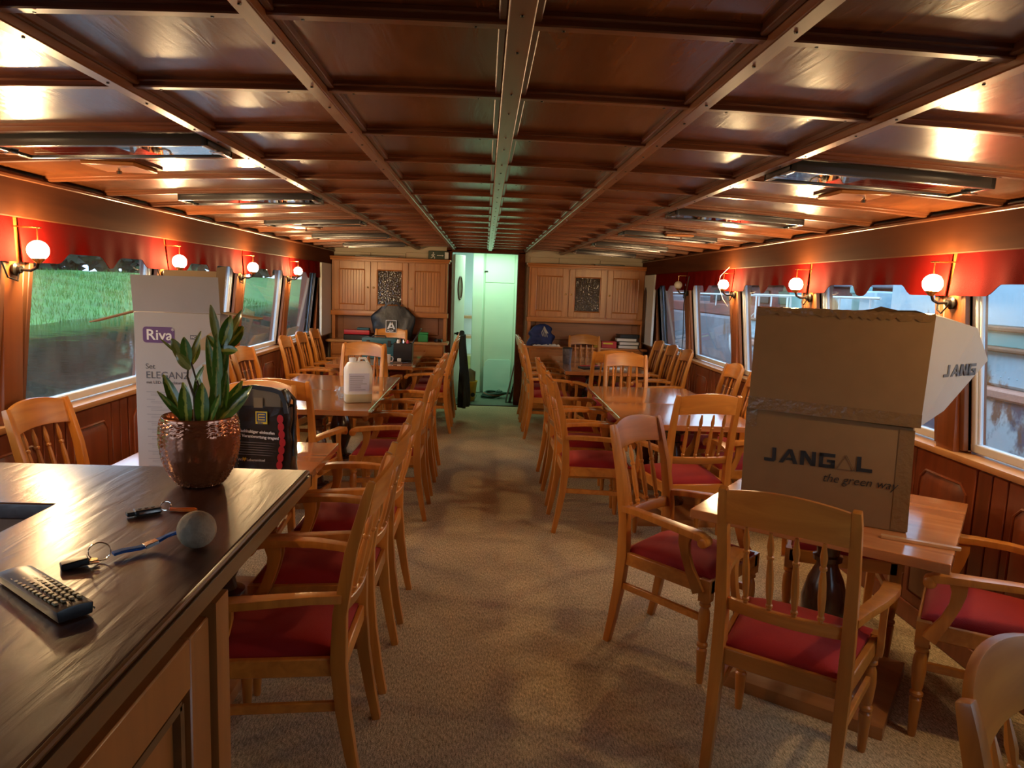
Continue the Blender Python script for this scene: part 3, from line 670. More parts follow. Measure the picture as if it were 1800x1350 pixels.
def valance(sd, y0, y1, seed, lab):
    rg = random.Random(seed); w = y1-y0; ph = rg.random()*6
    def bot(t):        # drop below 1.85
        d = .195
        c = 0
        for a, b in ((.24, .47), (.60, .80)):
            if a-.05 < t < b+.05:
                e = min(1, max(0, (t-a+.05)/.07)); e2 = min(1, max(0, (b+.05-t)/.07)); e = e*e*(3-2*e); e2 = e2*e2*(3-2*e2); c = max(c, .05*min(e, e2))
        if .47 < t < .60: c -= .012*math.sin((t-.47)/.13*PI)
        return d-c
    def fn(u, v):
        y = y0+w*u; d = bot(u)*v
        q = .010*math.sin(u*23+ph)*v+.006*math.sin(u*51+ph*2)*v + .05*v*.25
        if u < .06: q += .010*(1-u/.06)*v
        if u > .94: q += .010*(1-(1-u)/.06)*v
        x = CX+sd*(2.104-q*.6)
        return ((x, y, 1.848-d), (x+sd*.004, y, 1.848-d))
    o = MB().slab(fn, 70, 7).build('valance', valance_m, None); tag(o, lab, 'curtain', 'red scalloped valances')
    return o
vo = ['beside the camera', 'over the window nearest the camera', 'over the second window from the camera', 'over the third window from the camera', 'over the farthest window']
for sd in (-1, 1):
    for j, k in enumerate(range(2, 7)):
        valance(sd, PY[k]+.018, min(PY[k]+1.452, 9.3), k*2+sd, 'dark red scalloped valance on the %s wall, %s' % ('left' if sd < 0 else 'right', vo[j]))
# cable tangle at right lamp, hanging cord with knot
tag(MB().tube([(2.12, 6.25, 1.86), (2.07, 6.33, 1.78), (2.09, 6.40, 1.68), (2.10, 6.30, 1.58), (2.12, 6.22, 1.52)], .0018, 6).build('cord', rope_m), 'thin pale cord dangling beside the third lit lamp on the right', 'cord')
tag(MB().tube([(2.14, 7.55, 1.80), (2.12, 7.62, 1.5), (2.13, 7.60, 1.2), (2.10, 7.5, 1.0)], .005, 6).build('cord', black_pl), 'thin dark cord hanging down the fourth right post', 'cord')

# ================================================================ CHAIRS
def build_chair():
    t = thing('dining_chair', '', 'chair')
    # rear posts
    for s in (-1, 1):
        pts = [(s*.195, -.272, 0), (s*.195, -.248, .12), (s*.195, -.222, .28), (s*.195, -.208, .44), (s*.195, -.212, .60), (s*.195, -.245, .80), (s*.194, -.292, .975), (s*.193, -.306, 1.02)]
        MB().sweep(pts, [.017, .018, .020, .021, .020, .018, .016, .013], [.015, .018, .022, .025, .022, .019, .015, .012], (1, 0, 0)).build('back_post', beech, t, .006, 2)
    def by(z): return -.212-(z-.60)*.232 if z > .60 else -.21
    def bow(x, k=.026): return -k*(1-(x/.178)**2)
    # crest
    def crest(u, v):
        x = -.180+.36*u; top = 1.013+.026*(1-(x/.18)**2); bt = .902+.012*(1-(x/.18)**2)
        z = bt+(top-bt)*v; y = by(z)+bow(x); th = .013*(1-.35*v)
        return ((x, y+th, z), (x, y-th, z))
    MB().slab(crest, 12, 4).build('crest_rail', beech_h, t, .004, 2, ang=50)
    def low(u, v):
        x = -.180+.36*u; z = .588+.045*v; y = by(z)+bow(x); return ((x, y+.011, z), (x, y-.011, z))
    MB().slab(low, 10, 1).build('lower_back_rail', beech_h, t, .003, ang=50)
    prof = [(0, .006), (.012, .008), (.03, .008), (.034, .0115), (.042, .0115), (.046, .008), (.07, .0105), (.11, .0125), (.16, .0115), (.205, .008), (.209, .0115), (.217, .0115), (.221, .008), (.25, .0115), (.265, .010), (.30, .005)]
    for x in (-.114, -.038, .038, .114):
        MB().lathe(prof, 8, None, (x, by(.61)+bow(x), .612), (x, by(.905)+bow(x), .912)).build('spindle', beech, t)
    # seat frame
    m = MB()
    for s in (-1, 1): m.hexa([(s*.195-.012, -.20, .395), (s*.195+.012, -.20, .395), (s*.232+.012, .235, .395), (s*.232-.012, .235, .395)], [(s*.195-.012, -.20, .455), (s*.195+.012, -.20, .455), (s*.232+.012, .235, .455), (s*.232-.012, .235, .455)])
    m.box(-.23, .23, .215, .240, .395, .455); m.box(-.185, .185, -.225, -.203, .395, .455)
    m.build('seat_frame', beech_h, t, .004)
    m = MB()
    def top(u, v):
        a, b = 2*u-1, 2*v-1; y = .012+.216*b; hw = .181+.036*(y+.2)/.43
        rr = max(abs(a), abs(b)); h = (1-abs(a)**3.2)*(1-abs(b)**3.2)
        return (hw*a*(1-.0*h), y, .452+.010+.042*h**.55)
    def bot(u, v):
        a, b = 2*u-1, 2*v-1; y = .012+.216*b; hw = .181+.036*(y+.2)/.43
        return (hw*a, y, .448)
    m.slab(lambda u, v: (top(u, v), bot(u, v)), 16, 16); m.build('seat', red_fab, t, ang=70)
    # front legs
    lp = [(0, .012), (.01, .0145), (.13, .021), (.150, .022), (.158, .016), (.166, .0235), (.176, .0235), (.184, .016), (.20, .020), (.27, .0255), (.315, .023), (.335, .016), (.342, .0235), (.352, .0235), (.358, .018), (.366, .018)]
    for s in (-1, 1):
        m = MB(); m.lathe(lp, 14, Matrix.Translation((s*.222, .215, 0))); m.hexa([(s*.222-.023, .192, .364), (s*.222+.023, .192, .364), (s*.222+.023, .240, .364), (s*.222-.023, .240, .364)], [(s*.222-.023, .192, .457), (s*.222+.023, .192, .457), (s*.222+.023, .240, .457), (s*.222-.023, .240, .457)])
        m.build('leg', beech, t)
        # stretcher
        MB().sweep([(s*.195, -.215, .292), (s*.208, 0, .288), (s*.221, .205, .284)], .009, .016, (1, 0, 0)).build('stretcher', beech_h, t, .003)
        # arm
        ap = [(s*.200, -.215, .652), (s*.222, -.13, .658), (s*.248, -.03, .660), (s*.262, .07, .656), (s*.266, .15, .650), (s*.262, .195, .643), (s*.258, .222, .628)]
        m = MB(); m.sweep(ap, [.018, .020, .024, .027, .029, .028, .024], [.014, .013, .013, .013, .014, .015, .012], (1, 0, 0))
        m.lathe([(-.029, .014), (-.025, .023), (.025, .023), (.029, .014)], 14, None, (s*.260, .212, .624), (s*1.26, .212, .624))
        m.build('armrest', beech, t, .004, 2)
        sp = [(s*.256, .125, .640), (s*.256, .120, .60), (s*.254, .128, .55), (s*.252, .150, .49), (s*.250, .176, .44), (s*.249, .196, .40)]
        MB().sweep(sp, [.011]*6, [.030, .024, .019, .019, .023, .026], (1, 0, 0)).build('arm_support', beech, t, .004, 2)
    return t
chairs = [
 # x, y, rotation deg, label
 (-.630, 2.32, 90, 'armchair on the left of the aisle closest to the camera, beside the counter end'),
 (-.630, 2.88, 90, 'second armchair along the left of the aisle, half hidden by the nearest one'),
 (-.630, 3.475, 90, 'third armchair along the left of the aisle, last beside the bag table'),
 (-.640, 4.99, 90, 'nearest aisle armchair at the left table with the white canister'),
 (-.640, 5.59, 90, 'middle aisle armchair at the left table with the white canister'),
 (-.640, 6.16, 90, 'farthest aisle armchair at the left table with the white canister'),
 (-.610, 7.96, 90, 'nearest aisle armchair at the left table with the mug'),
 (-.610, 8.53, 90, 'aisle armchair with a dark coat hung over its back'),
 (-.610, 9.08, 90, 'last left aisle armchair before the sideboard, behind the dark coat'),
 (.775, 4.81, -90, 'first armchair of the right aisle row, with its red seat fully in view'),
 (.780, 5.41, -90, 'second armchair of the right aisle row, tucked behind the first'),
 (.785, 6.02, -90, 'third armchair of the right aisle row, opposite the canister table'),
 (.740, 7.79, -90, 'right aisle armchair nearest the camera at the table with the tumbler'),
 (.740, 8.36, -90, 'middle right aisle armchair at the table with the tumbler'),
 (.740, 8.92, -90, 'right aisle armchair farthest away, beside the leaning planks'),
 (-1.72, 3.28, -94, 'pale-backed armchair against the left wall behind the counter'),
 (-1.76, 5.05, -90, 'armchair by the left wall hidden behind the white carton'),
 (-1.76, 5.62, -90, 'armchair by the left wall just right of the white carton'),
 (-1.755, 6.16, -96, 'armchair by the left wall whose whole back shows right of the carton'),
 (-1.76, 7.52, -90, 'first of three armchairs by the far left windows'),
 (-1.76, 8.17, -90, 'middle of three armchairs by the far left windows'),
 (-1.76, 8.80, -90, 'last of three armchairs by the far left windows'),
 (1.84, 4.86, 90, 'armchair by the right wall hidden behind the stacked boxes'),
 (1.80, 5.46, 78, 'armchair by the right wall, slightly turned, with red seat under the table edge'),
 (1.86, 6.05, 90, 'armchair by the right wall showing its back just left of the boxes'),
 (1.84, 7.45, 90, 'first of three armchairs by the far right windows'),
 (1.84, 8.03, 90, 'middle of three armchairs by the far right windows'),
 (1.84, 8.66, 90, 'last of three armchairs by the far right windows'),
 (1.105, 2.302, -36, 'armchair seen from behind in front of the table with cardboard boxes'),
 (.95, 3.096, -134.2, 'armchair turned toward the camera left of the cardboard box table'),
 (1.96, 2.50, 54.7, 'armchair cut by the right picture edge, facing the box table'),
 (1.76, 3.31, 158.5, 'armchair behind the cardboard boxes, only its red seat and legs visible'),
 (1.09, .865, -143, 'armchair in the bottom right corner, only its curved top rail in view'),
 (1.31, 4.47, 8, 'armchair seen from behind at the near end of the long right table'),
 (-1.20, 4.57, -5, 'armchair seen from behind at the near end of the canister table'),
 (-1.27, 3.80, 180, 'armchair backed against another, its back just behind the shopping bag'),
 (-1.19, 6.68, 174, 'armchair facing the camera at the far end of the canister table'),
 (-1.15, 7.42, -3, 'armchair seen from behind at the near end of the mug table'),
 (1.36, 6.48, 180, 'armchair facing the camera at the far end of the long right table'),
 (1.26, 7.36, 6, 'armchair seen from behind at the near end of the tumbler table'),
 (-1.20, 9.07, 180, 'armchair facing the camera in front of the left sideboard'),
 (1.32, 9.07, 180, 'armchair facing the camera in front of the right sideboard'),
]
CH = build_chair()
for i, (x, y, a, lab) in enumerate(chairs):
    o = CH if i == 0 else copy_tree(CH)
    o.location = (x, y, 0); o.rotation_euler = (0, 0, math.radians(a)); o['label'] = lab+'' ; o['group'] = 'wooden armchairs with red seats'

# ================================================================ TABLES
def build_table(off=(0, 0)):
    t = thing('dining_table', '', 'table')
    a = .458
    MB().box(-a, a, -a, a, .712, .75).build('table_top', tabletop, t, .006, 3)
    m = MB(); m.box(-.30, .30, -.035, .035, .675, .712); m.box(-.035, .035, -.30, .30, .675, .712); m.build('bearer', darkturn, t, .004)
    ox, oy = off
    MB().lathe([(.085, .095), (.11, .095), (.12, .06), (.17, .05), (.20, .065), (.27, .088), (.36, .092), (.44, .072), (.50, .045), (.52, .042), (.525, .058), (.545, .060), (.55, .045), (.60, .05), (.62, .075), (.64, .08), (.675, .085)], 24, Matrix.Translation((ox*.5, oy*.5, 0))).build('pedestal', darkturn, t)
    b = .305; h = .10; q = [(-b, -b), (b, -b), (b, b), (-b, b)]
    m = MB(); vs = [(x+ox, y+oy, 0) for x, y in q]+[(x+ox, y+oy, .050) for x, y in q]+[(x*.30+ox, y*.30+oy, .088) for x, y in q]
    m.add(vs, [(3, 2, 1, 0)]+[(i, (i+1) % 4, 4+(i+1) % 4, 4+i) for i in range(4)]+[(4+i, 4+(i+1) % 4, 8+(i+1) % 4, 8+i) for i in range(4)]+[(8, 9, 10, 11)])
    m.build('plinth', plinthwood, t, .004, 2, ang=12)
    return t
tables = [
 (-1.225, 2.46, 0, 'wooden table beside the counter end, mostly hidden'),
 (-1.225, 3.38, 0, 'wooden table carrying the shopping bag and white carton'),
 (-1.225, 5.29, 0, 'wooden table under the white canister'),
 (-1.225, 6.21, 0, 'wooden table pushed up behind the canister table'),
 (-1.20, 7.99, 0, 'wooden table carrying the white mug'),
 (-1.20, 8.85, 0, 'wooden table behind the mug table, under the toolbox'),
 (1.415, 5.09, 0, 'bare wooden table nearest of the pair at the right windows'),
 (1.415, 6.01, 0, 'bare wooden table second of the pair at the right windows'),
 (1.34, 8.01, 0, 'wooden table carrying the black folder'),
 (1.34, 8.87, 0, 'wooden table nearest the right sideboard'),
]
TB = build_table()
for i, (x, y, a, lab) in enumerate(tables):
    o = TB if i == 0 else copy_tree(TB)
    o.location = (x, y, 0); o.rotation_euler = (0, 0, math.radians(a)); o['label'] = lab; o['group'] = 'pedestal tables'
    if y > 7: o.scale = (1, .935, 1)
# table tops far pair slightly shorter than the wall gap allows: move back row under sideboard edge
tq = build_table((0, -.07)); tq.location = (1.505, 2.885, 0); tq.rotation_euler = (0, 0, math.radians(-37.5)); tq['label'] = 'turned wooden table under the two stacked cardboard boxes'; tq['group'] = 'pedestal tables'
tag(MB().prism([(-.125, -.012), (.115, -.012), (.128, -.006), (.130, .004), (.122, .012), (-.125, .012)], 0, .012).build('wooden_strip', sill_w, None, .003, 2), 'short pale wooden strip lying on the table edge by the boxes', 'strip')
ws = bpy.data.objects['wooden_strip']; ws.location = (1.60, 2.44, .7505); ws.rotation_euler = (0, 0, math.radians(-30))

# ================================================================ CARDBOARD BOXES
P0 = Vector((1.091, 2.867, 0)); T = Vector((.858, -.513, 0)).normalized(); N = Vector((.513, .858, 0)).normalized(); Z = Vector((0, 0, 1))
def bp(s, n, z): return P0+T*s+N*n+Z*z
lb = thing('cardboard_box', 'lower brown cardboard box with dark lettering, standing on the turned table', 'box', (0, 0, 0))
D = .40; ins = Vector((0, 0, 0))
m = MB(); m.hexa([bp(0, 0, .751), bp(.614, 0, .751), bp(.62, D, .751), bp(.0, D, .751)], [bp(-.005, 0, 1.168), bp(.60, .0, 1.152), bp(.61, D, 1.168), bp(0, D, 1.17)])
m.build('carton', kraft, lb, .006, 2)
# darker edge tape strips
m = MB(); m.hexa([bp(.560, -.002, .756), bp(.617, -.002, .756), bp(.617, .0, .756), bp(.560, .0, .756)], [bp(.555, -.002, 1.145), bp(.606, -.002, 1.145), bp(.606, 0, 1.145), bp(.555, 0, 1.145)]); m.build('tape', tape_m, lb)
m = MB(); m.hexa([bp(.0, -.0022, 1.09), bp(.04, -.0022, 1.09), bp(.04, .0, 1.09), bp(.0, .0, 1.09)], [bp(.0, -.0022, 1.165), bp(.04, -.0022, 1.165), bp(.04, 0, 1.165), bp(.0, 0, 1.165)]); m.build('tape', tape_m, lb)
# lettering JANG(triangle)L : drawn block letters
def stroke_letters(parent, org, xd, up, h, mat, full=True):
    s = h; M = frame_m(org, xd, up)
    wd = 1.18*h; g = .20*h; t = .24*h; x = 0
    def poly(m, pts): m.prism([(a, b) for a, b in pts], -.0003, .0006, M)
    def fin(): nonlocal m; m.build('letter', mat, parent, smooth=False); m = MB()
    m = MB()
    # J
    jw = wd*.66; poly(m, [(.06*h, 0), (jw-.12*h, 0), (jw, .14*h), (jw, h), (jw-t*1.1, h), (jw-t*1.1, t), (.0, t), (0, .06*h)]); x = jw+g; fin()
    # A (open diagonal)
    poly(m, [(x, 0), (x+t*1.2, 0), (x+wd*.62, h*.80), (x+wd*.62, h), (x+wd*.50, h)]); poly(m, [(x+wd*.50, h), (x+wd*.72, h), (x+wd*1.05, 0), (x+wd*.80, 0)]); poly(m, [(x+wd*.38, h*.22), (x+wd*.82, h*.22), (x+wd*.76, h*.40), (x+wd*.46, h*.40)]); x += wd*1.05+g*.7; fin()
    # N
    poly(m, [(x, 0), (x+t*1.1, 0), (x+t*1.1, h), (x, h)]); poly(m, [(x, h), (x+t*1.3, h), (x+wd*.85, 0), (x+wd*.85-t*1.3, 0)]); poly(m, [(x+wd*.85-t*1.1, 0), (x+wd*.85, 0), (x+wd*.85, h), (x+wd*.85-t*1.1, h)]); x += wd*.85+g; fin()
    # G
    for pts in ([(x, 0), (x+t*1.1, 0), (x+t*1.1, h), (x, h)], [(x, 0), (x+wd*.85, 0), (x+wd*.85, t), (x, t)], [(x, h-t), (x+wd*.85, h-t), (x+wd*.85, h), (x, h)], [(x+wd*.85-t*1.1, 0), (x+wd*.85, 0), (x+wd*.85, h*.55), (x+wd*.85-t*1.1, h*.55)], [(x+wd*.42, h*.38), (x+wd*.85, h*.38), (x+wd*.85, h*.58), (x+wd*.42, h*.58)]): poly(m, pts)
    x += wd*.85+g*.7
    fin()
    if not full: return
    tri = MB(); q = [(x, 0), (x+wd*.9, 0), (x+wd*.45, h*1.0)]
    for k in range(3): tri.sweep([M @ Vector((*q[k], .0004)), M @ Vector((*q[(k+1) % 3], .0004))], h*.018, .0004, tuple(Vector(up).cross(Vector(xd))), 4)
    x += wd*.9+g*.6
    poly(m, [(x, 0), (x+wd*.8, 0), (x+wd*.8, t), (x+t*1.1, t), (x+t*1.1, h), (x, h)])
    fin(); tri.build('triangle_mark', mat, parent, smooth=False)
    return x+wd*.8
bd = (T*.445+Z*.010).normalized()
stroke_letters(lb, bp(.082, -.0022, .955), tuple(bd), (0, 0, 1), .058, ink)
text('the green way', .048, ink, bp(.305, -.0022, .905), tuple(bd), (0, 0, 1), lb, -.0004, .95, shear=.3)
ub_ = thing('cardboard_box', 'upper brown cardboard box with a bulging right end coloured pale as if daylit, stacked on the lower box', 'box', (0, 0, 0))
n = 16
m = MB()
zt = lambda s, nn: 1.572+.006*noise.noise(Vector((s*14, nn*9, 2)))+.0*s
F0 = [bp(.005, -.012, 1.178), bp(.62, -.012, 1.165), bp(.63, -.012, 1.572), bp(.008, -.012, 1.572)]
B0 = [bp(.005, .46, 1.178), bp(.64, .46, 1.175), bp(.64, .46, 1.572), bp(.008, .46, 1.572)]
m.add(F0+B0, [(0, 1, 2, 3), (5, 4, 7, 6), (4, 0, 3, 7), (0, 4, 5, 1), (3, 2, 6, 7)])
m.build('carton', kraft, ub_, 0)
# bulging end, window daylight painted in as a paler, cooler colour
E_ = [F0[1], F0[2], B0[2], B0[1], bp(.83, .30, 1.405), bp(.775, .20, 1.53), bp(.695, .12, 1.215)]
m = MB(); m.add(E_, [(0, 1, 5, 6), (6, 5, 4), (1, 2, 5), (2, 4, 5), (2, 3, 4), (3, 6, 4), (3, 0, 6)]); m.build('bulging_end', kraft_l, ub_, smooth=False)
# print on bulging end
e0 = F0[1].lerp(F0[2], .38); a = (E_[5]+E_[6])/2-(F0[1]+F0[2])/2; up2 = (F0[2]-F0[1]).normalized(); nrm = a.cross(up2).normalized()
if nrm.dot(Vector((0, -1, 0))) < 0: nrm = -nrm
stroke_letters(ub_, e0+a.normalized()*.09+nrm*.006+up2*.025, tuple(a.normalized()), tuple(up2), .045, ink_grey, False)
# tape on the upper box: seam along bottom and torn top edge
m = MB(); m.hexa([bp(.003, -.0145, 1.165), bp(.622, -.0145, 1.158), bp(.622, -.012, 1.158), bp(.003, -.012, 1.165)], [bp(.003, -.0145, 1.215), bp(.622, -.0145, 1.207), bp(.622, -.012, 1.207), bp(.003, -.012, 1.215)]); m.build('tape', tape_m, ub_)
rg = random.Random(5); m = MB(); k = 40
vs = []
for i in range(k+1):
    s = .008+.62*i/k; lo = 1.572-.012-.018*rg.random(); hi = 1.575+.007*rg.random(); vs += [bp(s, -.0155, lo), bp(s, -.013+.004*rg.random(), hi), bp(s, .03+.02*rg.random(), 1.576+.004*rg.random())]
fs = []
for i in range(k): a0 = 3*i; fs += [(a0, a0+3, a0+4, a0+1), (a0+1, a0+4, a0+5, a0+2)]
m.add(vs, fs); m.build('torn_tape', tape_m, ub_)
m = MB(); vs = [];
for (s, hh) in ((.36, .0), (.42, .012), (.445, .022), (.50, .010), (.56, .012), (.60, .0)): vs += [bp(s, .02, 1.574), bp(s+.005, -.005, 1.576+hh)]
m.add(vs, [(2*i, 2*i+1, 2*i+3, 2*i+2) for i in range(5)]); m.build('torn_flap', kraft, ub_)

# ================================================================ WHITE CARTON (shower set)
rv_ = thing('carton', 'tall white carton with a purple logo standing open on the left table', 'box', (-1.28, 3.05, .751))
x0, x1, h = -.178, .178, .715
m = MB(); m.box(x0, x1, 0, .095, 0, h-.002); m.build('body', boxwhite, rv_, .002)
MB().slab(lambda u, v: ((x0+(x1-x0)*u-.004*v, -.006*v-.003, h+.15*v), (x0+(x1-x0)*u-.004*v, -.006*v, h+.15*v)), 2, 1).build('front_flap', kraft_l, rv_)
MB().add([(x0, .008, h), (x0, .090, h), (x0-.19, .088, h-.055), (x0-.19, .012, h-.055), (x0, .008, h+.005), (x0, .090, h+.005), (x0-.19, .088, h-.050), (x0-.19, .012, h-.050)], [(0, 1, 2, 3), (7, 6, 5, 4), (0, 4, 5, 1), (1, 5, 6, 2), (2, 6, 7, 3), (3, 7, 4, 0)]).build('left_flap', kraft_in, rv_)
MB().add([(x1, .008, h), (x1, .090, h), (x1+.15, .088, h-.02), (x1+.15, .012, h-.02), (x1, .008, h+.005), (x1, .090, h+.005), (x1+.15, .088, h-.015), (x1+.15, .012, h-.015)], [(0, 1, 2, 3), (7, 6, 5, 4), (0, 4, 5, 1), (1, 5, 6, 2), (2, 6, 7, 3), (3, 7, 4, 0)]).build('right_flap', kraft_in, rv_)
MB().box(x0+.09, x1-.02, .090, .094, h, h+.175).build('back_flap', kraft_in, rv_)
MB().add([(.13, .06, h), (.155, .09, h), (.175, .09, h+.20), (.145, .06, h+.19)], [(0, 1, 2, 3)]).build('inner_flap', kraft_in, rv_)
yf = -.0012
def rr(m, a, b, c, d, r, y): # rounded rect in xz at y
    pts = []
    for cx_, cz, st in ((b-r, d-r, 0), (a+r, d-r, 90), (a+r, c+r, 180), (b-r, c+r, 270)):
        for k in range(5): an = math.radians(st+22.5*k); pts.append((cx_+r*math.cos(an), cz+r*math.sin(an)))
    n = len(pts); m.add([(p, y, q) for p, q in pts], [tuple(range(n))])
m = MB(); rr(m, -.142, -.012, .585, .652, .014, yf); m.build('logo_badge', purple, rv_)
text('Riva', .062, white_ink, (-.130, yf-.0006, .598), (1, 0, 0), (0, 0, 1), rv_, .0008, 1.05); text('®', .016, white_ink, (-.025, yf-.0006, .636), (1, 0, 0), (0, 0, 1), rv_)
text('Set', .032, ink_grey, (-.136, yf, .475), (1, 0, 0), (0, 0, 1), rv_); text('ELEGANZ', .042, ink_grey, (-.136, yf, .435), (1, 0, 0), (0, 0, 1), rv_); text('mit LED-Beleuchtung', .018, ink_grey, (-.134, yf, .412), (1, 0, 0), (0, 0, 1), rv_)
rg = random.Random(2)
m = MB()
for i in range(12):
    z = .375-.032*i
    for a, b, dz, hh in ((-.135, -.135+.03+.05*rg.random(), 0, .003), (-.118, -.118+.05+.10*rg.random(), -.008, .002), (-.118, -.118+.04+.10*rg.random(), -.014, .002)):
        m.add([(a, yf, z+dz), (b, yf, z+dz), (b, yf, z+dz+hh), (a, yf, z+dz+hh)], [(0, 1, 2, 3)])
m.build('small_print', grey_print, rv_)
m = MB(); m.add([(.052, yf, .604), (.08, yf, .604), (.08, yf, .622), (.052, yf, .622)], [(0, 1, 2, 3)]); m.build('stamp', ink_grey, rv_); text('MC', .014, white_ink, (.055, yf-.0006, .608), (1, 0, 0), (0, 0, 1), rv_)
m = MB(); pts = [(.03, .22), (.16, .22), (.16, .50), (.12, .52), (.06, .47), (.035, .40)]; m.add([(a, yf, b) for a, b in pts], [tuple(range(6))]); m.build('printed_picture', blue_print, rv_)
m = MB(); m.add([(.10, yf-.0005, .33), (.15, yf-.0005, .33), (.15, yf-.0005, .50), (.10, yf-.0005, .50)], [(0, 1, 2, 3)]); m.add([(.09, yf-.0005, .56), (.17, yf-.0005, .56), (.17, yf-.0005, .66), (.09, yf-.0005, .60)], [(0, 1, 2, 3)]); m.build('printed_swatch', kraft_in, rv_)

# ================================================================ SHOPPING BAG on left table
sb = thing('shopping_bag', 'black glossy shopping bag with white lettering and a carton inside', 'bag', (-.978, 3.16, .751), math.radians(-3))
def bagf(u, v, dn=0):
    z = .30*v; w = .118+.012*math.sin(v*PI)+.006*v
    return z, w
def ring(v, n=40):
    z = .305*v; w = .137-.006*v; d = .065-.01*v; pts = []
    for k in range(n):
        an = 2*PI*k/n; c, s_ = math.cos(an), math.sin(an); q = 5.0
        x = w*math.copysign(abs(c)**(2/q), c); y = d*math.copysign(abs(s_)**(2/q), s_)
        nz = .008*noise.noise(Vector((x*22, y*22, z*18)));
        if s_ < -.55: nz *= .25
        pts.append((x*(1+nz*6), y*(1+nz*6)+.065, z+.004*noise.noise(Vector((x*30, y*30, 5)))*v))
    return pts
m = MB(); n = 40; rows = 16; vs = []
for j in range(rows+1): vs += ring(j/rows)
m.add(vs, [(j*n+k, j*n+(k+1) % n, (j+1)*n+(k+1) % n, (j+1)*n+k) for j in range(rows) for k in range(n)]+[tuple(range(n-1, -1, -1))]); m.build('bag_body', bagblack, sb, ang=60)
m = MB(); m.hexa([(-.105, .012, .03), (.105, .012, .03), (.105, .11, .03), (-.105, .11, .03)], [(-.098, .02, .385), (.088, .02, .378), (.088, .10, .378), (-.098, .10, .385)]); m.build('carton_inside', plain('dull_grey_carton', (.16, .13, .085), .5), sb, .005)
m = MB(); m.sweep([(-.118, .0, .28), (-.11, .008, .33), (-.095, .010, .385), (-.03, .012, .392), (.05, .008, .384), (.09, .004, .372), (.11, .002, .33), (.118, 0, .28)], .010, .003, (0, 0, 1)); m.build('handle', black_pl, sb)
m = MB(); m.sweep([(.115, .02, .29), (.125, .02, .34), (.112, .03, .375), (.10, .06, .37), (.13, .08, .33), (.135, .06, .2), (.14, .04, .08)], .014, .004, (0, 1, 0)); m.build('side_strap', bagblack, sb)
yb = -.0035
text('Nachhaltiger einkaufen', .0178, white_ink, (-.098, yb, .192), (1, 0, -.05), (0, 0, 1), sb, .0006); text('und Verantwortung tragen!', .0178, white_ink, (-.112, yb, .171), (1, 0, -.05), (0, 0, 1), sb, .0006)
text('Wir', .016, white_ink, (-.10, yb, .060), (1, 0, 0), (0, 0, 1), sb); text('Lebensmittel', .016, white_ink, (-.060, yb, .060), (1, 0, 0), (0, 0, 1), sb)
m = MB(); hp = [(0, -.009), (.009, .002), (.008, .008), (.003, .009), (0, .005), (-.003, .009), (-.008, .008), (-.009, .002)]; m.add([(-.070+a, yb, .067+b) for a, b in hp], [tuple(range(8))]); m.build('yellow_heart', yellow_ink, sb)
m = MB()
for i in range(6):
    z = .145-.011*i; m.add([(-.112, yb, z), (-.112+.10+.1*rg.random(), yb, z-.003), (-.112+.12, yb, z), (-.112, yb, z+.002)], [(0, 1, 2, 3)])
m.build('small_print', grey_print, sb)
m = MB()
def sq(m, a, b, c, d, y): m.add([(a, y, c), (b, y, c), (b, y, d), (a, y, d)], [(0, 1, 2, 3)])
sq(m, -.018, .034, .230, .286, yb); m.build('logo_frame', yellow_ink, sb); m = MB(); sq(m, -.013, .029, .240, .281, yb-.0006); m.build('logo_field', blue_ink, sb)
m = MB()
for z in (.246, .258, .270): sq(m, -.004, .024, z, z+.005, yb-.0012)
sq(m, -.007, -.003, .246, .275, yb-.0012); m.build('logo_letter', yellow_ink, sb); text('EDEKA', .008, blue_ink, (-.009, yb-.0012, .2315), (1, 0, 0), (0, 0, 1), sb, .0003)
m = MB(); m.lathe
for i in range(7):
    cz = .045+.035*i; cxx = .098-.004*abs(3-i)+.006*(i/6); pts = [(cxx+.014*math.cos(a), cz+.020*math.sin(a)) for a in [k*PI/8 for k in range(16)]]; m.add([(a, yb-.0004*i, b) for a, b in pts], [tuple(range(16))])
m.build('printed_tomatoes', red_print, sb)
m = MB(); sq(m, -.03, .01, .30, .345, .009); m.build('faint_logo', plain('faint_tan_print', (.24, .20, .12), .5), sb)

# ================================================================ COUNTER (bar)
bar = thing('bar_counter', 'dark polished wooden counter in the lower left foreground', 'counter', (0, 0, 0))
m = MB(); poly = [(-.475, -.9), (-.475, 1.95), (-2.05, 1.95), (-2.05, 1.60), (-.955, 1.60), (-.955, -.9)]
m.prism(poly, 1.060, 1.10); m.build('counter_top', bar_top_m, bar, .008, 3)
m = MB()
m.sweep([(-.475, -.9, 1.092), (-.475, 1.95, 1.092), (-2.05, 1.95, 1.092)], .0065, .0065, (0, 0, 1), 8)
m.box(-.476, -.466, -.9, 1.96, 1.052, 1.084); m.box(-2.05, -.466, 1.95, 1.96, 1.052, 1.084)
m.build('edge_moulding', bar_edge, bar)
MB().box(-.53, -.500, -.9, 1.35, 1.03, 1.060).build('apron', bar_apron, bar, .003)
bb = MB().box(-.92, -.530, -.9, 1.34, 0, 1.045).build('body', bar_body_m, bar, .003)
m = MB().box(-.53, -.482, 1.285, 1.35, 0, 1.018); m.build('corner_stile', bar_body_m, bar, .004, 2)
MB().box(-.90, -.54, 1.20, 1.33, 1.045, 1.06).build('end_block', bar_apron, bar)
y = 1.28
